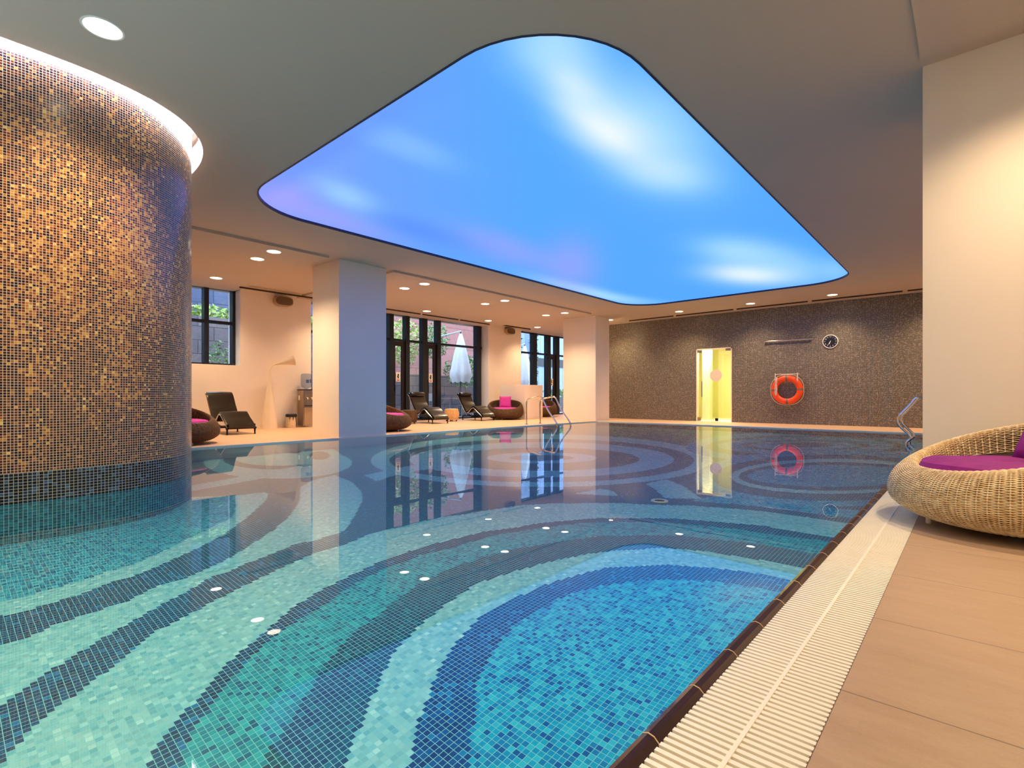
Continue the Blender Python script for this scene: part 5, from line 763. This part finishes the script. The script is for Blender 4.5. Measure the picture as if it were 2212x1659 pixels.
def cushion(R_, h, z, seed=1):
    n = 56; pr = [(0, -.5), (.5, -.5), (.86, -.47), (.97, -.3), (1.0, 0), (.97, .28), (.88, .42), (.6, .5), (.3, .52), (0.01, .5)]
    rg = random.Random(seed); vs = []; fs = []; ph = [rg.random() * 6 for _ in range(5)]
    for k in range(n):
        a = 2 * PI * k / n
        for i, (r_, zz) in enumerate(pr):
            wob = 1 + .006 * math.sin(a * 9 + ph[0]) * r_; dz = .004 * math.sin(a * 5 + ph[1] + r_ * 4) * (1 if zz > 0 else 0)
            vs.append((R_ * r_ * wob * math.cos(a), R_ * r_ * wob * math.sin(a), z + h * zz + dz))
    L_ = len(pr)
    for k in range(n):
        for i in range(L_ - 1): k2 = (k + 1) % n; fs.append((k * L_ + i, k2 * L_ + i, k2 * L_ + i + 1, k * L_ + i + 1))
    return MB().add(vs, fs)
def pillow_mesh(w_, h_, t_):
    n = 16; vs = []; fs = []
    for side in (1, -1):
        for i in range(n + 1):
            for j in range(n + 1):
                u, v = i / n * 2 - 1, j / n * 2 - 1; e = (1 - u ** 4) * (1 - v ** 4); pin = 1 - .07 * (u * u * v * v) * 0 - .05 * ((1 - u * u) * (abs(v) > .99) + (1 - v * v) * (abs(u) > .99))
                vs.append((side * t_ / 2 * max(e, 0) ** .5 * (1 + .04 * math.sin(5 * u + 3 * v)), u * w_ / 2 * (1 - .05 * (1 - v * v) * u * u), v * h_ / 2 * (1 - .05 * (1 - u * u) * v * v)))
    N = (n + 1) ** 2
    for s in (0, 1):
        for i in range(n):
            for j in range(n):
                a = s * N + i * (n + 1) + j; q = (a, a + n + 1, a + n + 2, a + 1); fs.append(q if s == 0 else q[::-1])
    return MB().add(vs, fs)
fine = woven_mesh(122, 88, 5, .0033, .0042)
coarse = woven_mesh(84, 62, 4, .0052, .005)
def nest_chair(loc, rz, label, mesh, mat, liner, seat_mat, group, nr, off):
    t = thing('woven_chair', label, 'armchair', loc, rz, group)
    me = mesh.copy(); me.materials.append(M[mat]); o = bpy.data.objects.new('woven_basket', me); C.objects.link(o); o.parent = t
    shell(-off).build('liner', liner, t, True)
    ribs_mesh(nr, 0, .0042).build('ribs', mat, t, True)
    cushion(.462, .105, .358).build('seat_cushion', seat_mat, t, True)
    for a in (78, 168, 258, 348):
        MB().lathe([(.016, 0), (.015, .06), (.001, .06)], 12, (.43 * math.cos(math.radians(a)), .43 * math.sin(math.radians(a)), 0)).build('foot', 'lamp_cream', t)
    return t
FG = (.20, 4.33, 0); fga = math.radians(32)
nest_chair(FG, fga, 'natural rattan nest chair with purple cushion in the right foreground', fine, 'rattan_natural', 'liner_dark', 'purple_fabric', 'round woven nest chairs', 88, .0075)
cc1 = nest_chair((-9.95, 2.74, 0), math.radians(205), 'brown woven nest chair with pink cushion half hidden behind the mosaic drum', coarse, 'rattan_brown', 'liner_brown', 'magenta_fabric', 'round woven nest chairs', 62, .009)
copy_tree(cc1, (-10.2, 6.99, 0), math.radians(205), 'brown woven nest chair with pink cushion half hidden behind the near column')
copy_tree(cc1, (-12.1, 13.24, 0), math.radians(131.7), 'brown woven nest chair with upright pink pillow beside the low partition')
copy_tree(cc1, (-13.0, 15.72, 0) if False else (-12.65, 15.9, 0), math.radians(131.7), 'brown woven nest chair partly hidden behind the low partition')
def pillow(loc, rz, tilt, mat, label, s=.42):
    o = pillow_mesh(s, s, .13).build('throw_pillow', mat, None, True); o.location = loc; o.rotation_euler = (0, tilt, rz); tag(o, label, 'pillow', 'square pillows on the nest chairs'); return o
def on_chair(c, rz, r, z): return (c[0] + r * math.cos(rz), c[1] + r * math.sin(rz), z)
pillow(on_chair(FG, math.radians(58), .36, .545), math.radians(58), math.radians(34), 'purple_fabric', 'square purple pillow leaning in the rattan chair at right edge', .36)
pillow(on_chair((-12.1, 13.24), math.radians(131.7), .30, .60), math.radians(131.7), math.radians(14), 'magenta_fabric', 'square pink pillow upright in the brown chair by the low partition')
pillow(on_chair((-10.2, 6.99), math.radians(205), .30, .60), math.radians(205), math.radians(16), 'magenta_fabric', 'square pink pillow in the brown chair behind the near column')

def stool(loc, mat, label):
    t = thing('wicker_stool', label, 'stool', loc, 0, 'barrel shaped wicker stools')
    m = MB(); N = 34
    for j in range(N):
        z = .05 + .34 * j / (N - 1); r_ = .205 + .032 * math.sin(PI * j / (N - 1)); pts = [((r_ + .004 * math.cos(PI * i + PI * j)) * math.cos(2 * PI * i / 48), (r_ + .004 * math.cos(PI * i + PI * j)) * math.sin(2 * PI * i / 48), z) for i in range(49)]
        m.tube(pts, .0055, 5, False)
    m.build('woven_side', mat, t, True)
    MB().lathe([(.001, .045), (.20, .045), (.232, .22), (.20, .385), (.17, .40), (.001, .402)], 36).build('body', mat, t, True)
    for a in range(4): MB().lathe([(.018, 0), (.02, .05), (.001, .05)], 10, (.16 * math.cos(a * PI / 2 + .7), .16 * math.sin(a * PI / 2 + .7), 0)).build('foot', 'black_plastic', t)
stool((-12.5, 11.12, 0), 'rattan_straw', 'pale straw coloured wicker stool between two leather chaises')
stool((-12.28, 9.28, 0), 'rattan_brown', 'brown wicker stool between the nest chair and a leather chaise')

# ------------------------------------------------------------------ pool ladders
def ladder(x0, ys, sgn, label, water_x):
    t = thing('pool_ladder', label, 'pool ladder', (0, 0, 0), 0, 'steel pool ladders')
    for y_ in ys:
        w_ = abs(water_x - x0)
        pts = [(0, 0), (0, .30), (0, .58), (.03, .68), (.13, .73), (.32, .765), (.46, .785), (.55, .76), (.62, .66), (.80, .38), (w_ - .06, .12), (w_ - .01, .02), (w_, -.10), (w_, -.14)]
        q = spline(pts, 60)
        rr = MB().tube([(x0 + sgn * p[0], y_, p[1]) for p in q], .021, 12).build('hand_rail', 'chrome', t, True)
        MB().lathe([(.022, 0.0), (.055, 0), (.055, .006), (.03, .014), (.022, .03)], 20, (x0, y_, 0)).build('floor_flange', 'chrome', rr, True)
ladder(-9.46, (11.25, 11.87), 1, 'stainless steel pool ladder on the far left edge with two arched handrails', -8.37)
ladder(-.16, (11.0, 11.6), -1, 'stainless steel ladder handrail on right pool edge, cut by the right column', -.84)

# ------------------------------------------------------------------ outside
struct('courtyard_ground', MB().box(-24, -14.1, -6, 42, -.3, -.02), 'outdoor_paving')
struct('retaining_wall', MB().box(-19.4, -17.6, -6, 12.0, -.1, 3.25), 'stone_block')
struct('retaining_wall', MB().box(-20.6, -19.6, -6, 12.0, -.1, 8.0), 'slate_block')
struct('retaining_wall', MB().box(-19.0, -18.2, 12.0, 21.4, -.1, 1.75), 'stone_block')
def building(x0, x1, y0, y1, z1, mat, label, wins):
    t = thing('building', label, 'building', (0, 0, 0)); MB().box(x0, x1, y0, y1, -.1, z1).build('facade', mat, t)
    for a, b, c_, d_ in wins: MB().box(x1, x1 + .05, a, b, c_, d_).build('window', 'window_metal', t)
building(-24, -20.6, 12.0, 21.5, 9, 'rose_cladding', 'rose coloured clad building seen through the tall glazing', [(19.9, 21.0, -.0, 1.9)])
building(-24, -19.5, 21.6, 40, 9, 'blue_cladding', 'pale blue clad building seen beyond the far glazing', [(23, 40, 2.6, 3.1), (27, 28.2, 0, 2.3)])
def leaves(n, cx, cyy, cz, sx, sy, sz, size, shape='ball'):
    m = MB()
    for _ in range(n):
        while True:
            a, b, c = random.uniform(-1, 1), random.uniform(-1, 1), random.uniform(-1, 1)
            if shape == 'box' or a * a + b * b + c * c < 1: break
        p = Vector((cx + a * sx, cyy + b * sy, cz + c * sz)); s = size * random.uniform(.6, 1.3)
        R_ = Matrix.Rotation(random.uniform(0, 6.28), 3, 'Z') @ Matrix.Rotation(random.uniform(-1, 1), 3, 'X') @ Matrix.Rotation(random.uniform(0, 6), 3, 'Y')
        m.add([p + R_ @ Vector(q) for q in ((-s * .4, 0, 0), (0, -s, .01), (s * .4, 0, 0), (0, s, .01))], [(0, 1, 2, 3)])
    return m
def shrub(x, y_, z, sx, sy, sz, n, size, mat, label, stem=None, cat='shrub'):
    t = thing('shrub', label, cat, (x, y_, z)); leaves(n, 0, 0, sz + (stem or 0), sx, sy, sz, size).build('foliage', mat, t)
    h = sz + (stem or 0); MB().tube([(0, 0, 0), (.03, .02, h * .5), (0, 0, h)], .03 if stem else .015, 6).build('stem', 'bark', t, True)
shrub(-16.9, 5.75, -.02, .35, .35, .9, 380, .07, 'leaf_mid', 'leafy green plant outside behind the left window', .75)
shrub(-16.9, 6.5, -.02, .3, .3, .9, 300, .07, 'leaf_light', 'pale leafy plant outside at right of the left window', .85)
gs = leaves(1800, -18.6, 5, 3.55, .5, 5.5, .15, .12, 'box').build('ledge_grass', 'leaf_light'); tag(gs, 'strip of bright green grass on the stone ledge outside', 'grass', kind='stuff')
shrub(-17.0, 12.6, -.02, .8, .75, 1.0, 900, .085, 'leaf_light', 'young tree with bright leaves outside above the first glass door', 2.0, 'tree')
shrub(-17.2, 14.3, -.02, .7, .7, .8, 700, .085, 'leaf_mid', 'branching tree outside right of the first glass door', 2.4, 'tree')
shrub(-17.5, 16.4, -.02, .5, 1.3, .75, 900, .09, 'leaf_mid', 'bushy planting on the stone wall behind the large parasol', 1.2)
shrub(-17.7, 19.2, -.02, .38, 1.2, .7, 800, .09, 'leaf_mid', 'bushy planting on stone wall right of the large parasol', 1.0)
for (x, y_, z0, z1, lb) in ((-19.15, 21.95, 1.9, 4.8, 'climbing vine hanging behind the far small parasol'), (-19.1, 23.4, 1.2, 5.0, 'climbing vine on pale blue facade, seen between far mullions')):
    t = thing('climbing_vine', lb, 'vine', (x, y_, 0)); leaves(420, 0, 0, (z0 + z1) / 2, .1, .3, (z1 - z0) / 2, .11, 'box').build('foliage', 'leaf_dark', t)
    MB().tube([(-.1, 0, 0), (-.05, .05, z1 * .5), (-.05, 0, z1)], .02, 6).build('stem', 'bark', t)
pl = thing('planter', 'low planter of leafy herbs outside the far glazing', 'planter', (-16.6, 22.4, 0)); MB().box(-.3, .3, -1.0, 1.0, 0, .75).build('trough', 'pot', pl); leaves(420, 0, 0, .95, .35, 1.0, .22, .09, 'box').build('foliage', 'leaf_mid', pl)
def parasol(x, y_, s, zt, zb, R_, label, arm):
    t = thing('parasol', label, 'parasol', (x, y_, 0)); n = 64; vs = []; fs = []; K = 14
    for i in range(K + 1):
        u = i / K; z = zt + (zb - zt) * u; r0 = .05 + (R_ - .05) * (u ** .85) * (1 if u < .88 else 1 - .35 * (u - .88) / .12)
        for k in range(n):
            a = 2 * PI * k / n; fold = 1 - .20 * u * (0.5 + .5 * math.cos(a * 8)) ; zz = z - (.06 * abs(math.sin(a * 4)) if i == K else 0)
            vs.append((r0 * fold * math.cos(a), r0 * fold * math.sin(a), zz))
    for i in range(K):
        for k in range(n): k2 = (k + 1) % n; fs.append((i * n + k, i * n + k2, (i + 1) * n + k2, (i + 1) * n + k))
    MB().add(vs, fs).build('canopy', 'parasol_cloth', t, True)
    MB().tube([(0, 0, 0), (0, 0, zt + .08)], .03, 8).build('pole', 'pot', t)
    if arm: MB().tube([(0, 0, zt + .1), (.3, -1.7, zt - .35)], .03, 8).tube([(.3, -1.7, zt - .35), (.3, -1.75, 0)], .035, 8).build('cantilever_arm', 'outdoor_furniture', t)
    MB().box(-.35, .35, -.35, .35, 0, .08).build('foot', 'pot', t)
parasol(-16.0, 14.75, 1, 3.42, 1.42, .56, 'large closed white parasol outside the tall glazing', True)
parasol(-16.6, 19.6, 1, 3.30, 1.25, .50, 'smaller closed white parasol outside behind the low partition', True)
tb = thing('garden_table', 'grey metal garden table outside behind the leather chaises', 'table', (-14.95, 13.0, 0))
MB().box(-.4, .4, -.6, .6, .70, .73).build('table_top', 'outdoor_furniture', tb)
for a in (-.36, .36):
    for b in (-.55, .55): MB().box(a - .02, a + .02, b - .02, b + .02, 0, .70).build('leg', 'outdoor_furniture', tb)
for k, (x, y_, lb) in enumerate(((-14.9, 12.0, 'grey metal garden chair outside left of the table'), (-15.0, 14.0, 'grey metal garden chair outside right of the table'))):
    ch = thing('garden_chair', lb, 'chair', (x, y_, 0), .4 * k, 'garden chairs outside'); MB().box(-.22, .22, -.22, .22, .43, .46).build('seat', 'outdoor_furniture', ch)
    MB().box(-.22, .22, .20, .23, .62, .9).build('backrest', 'outdoor_furniture', ch)
    for a in (-.2, .2):
        for b in (-.2, .215): MB().box(a - .015, a + .015, b - .015, b + .015, 0, .43 if b < 0 else .9).build('leg', 'outdoor_furniture', ch)
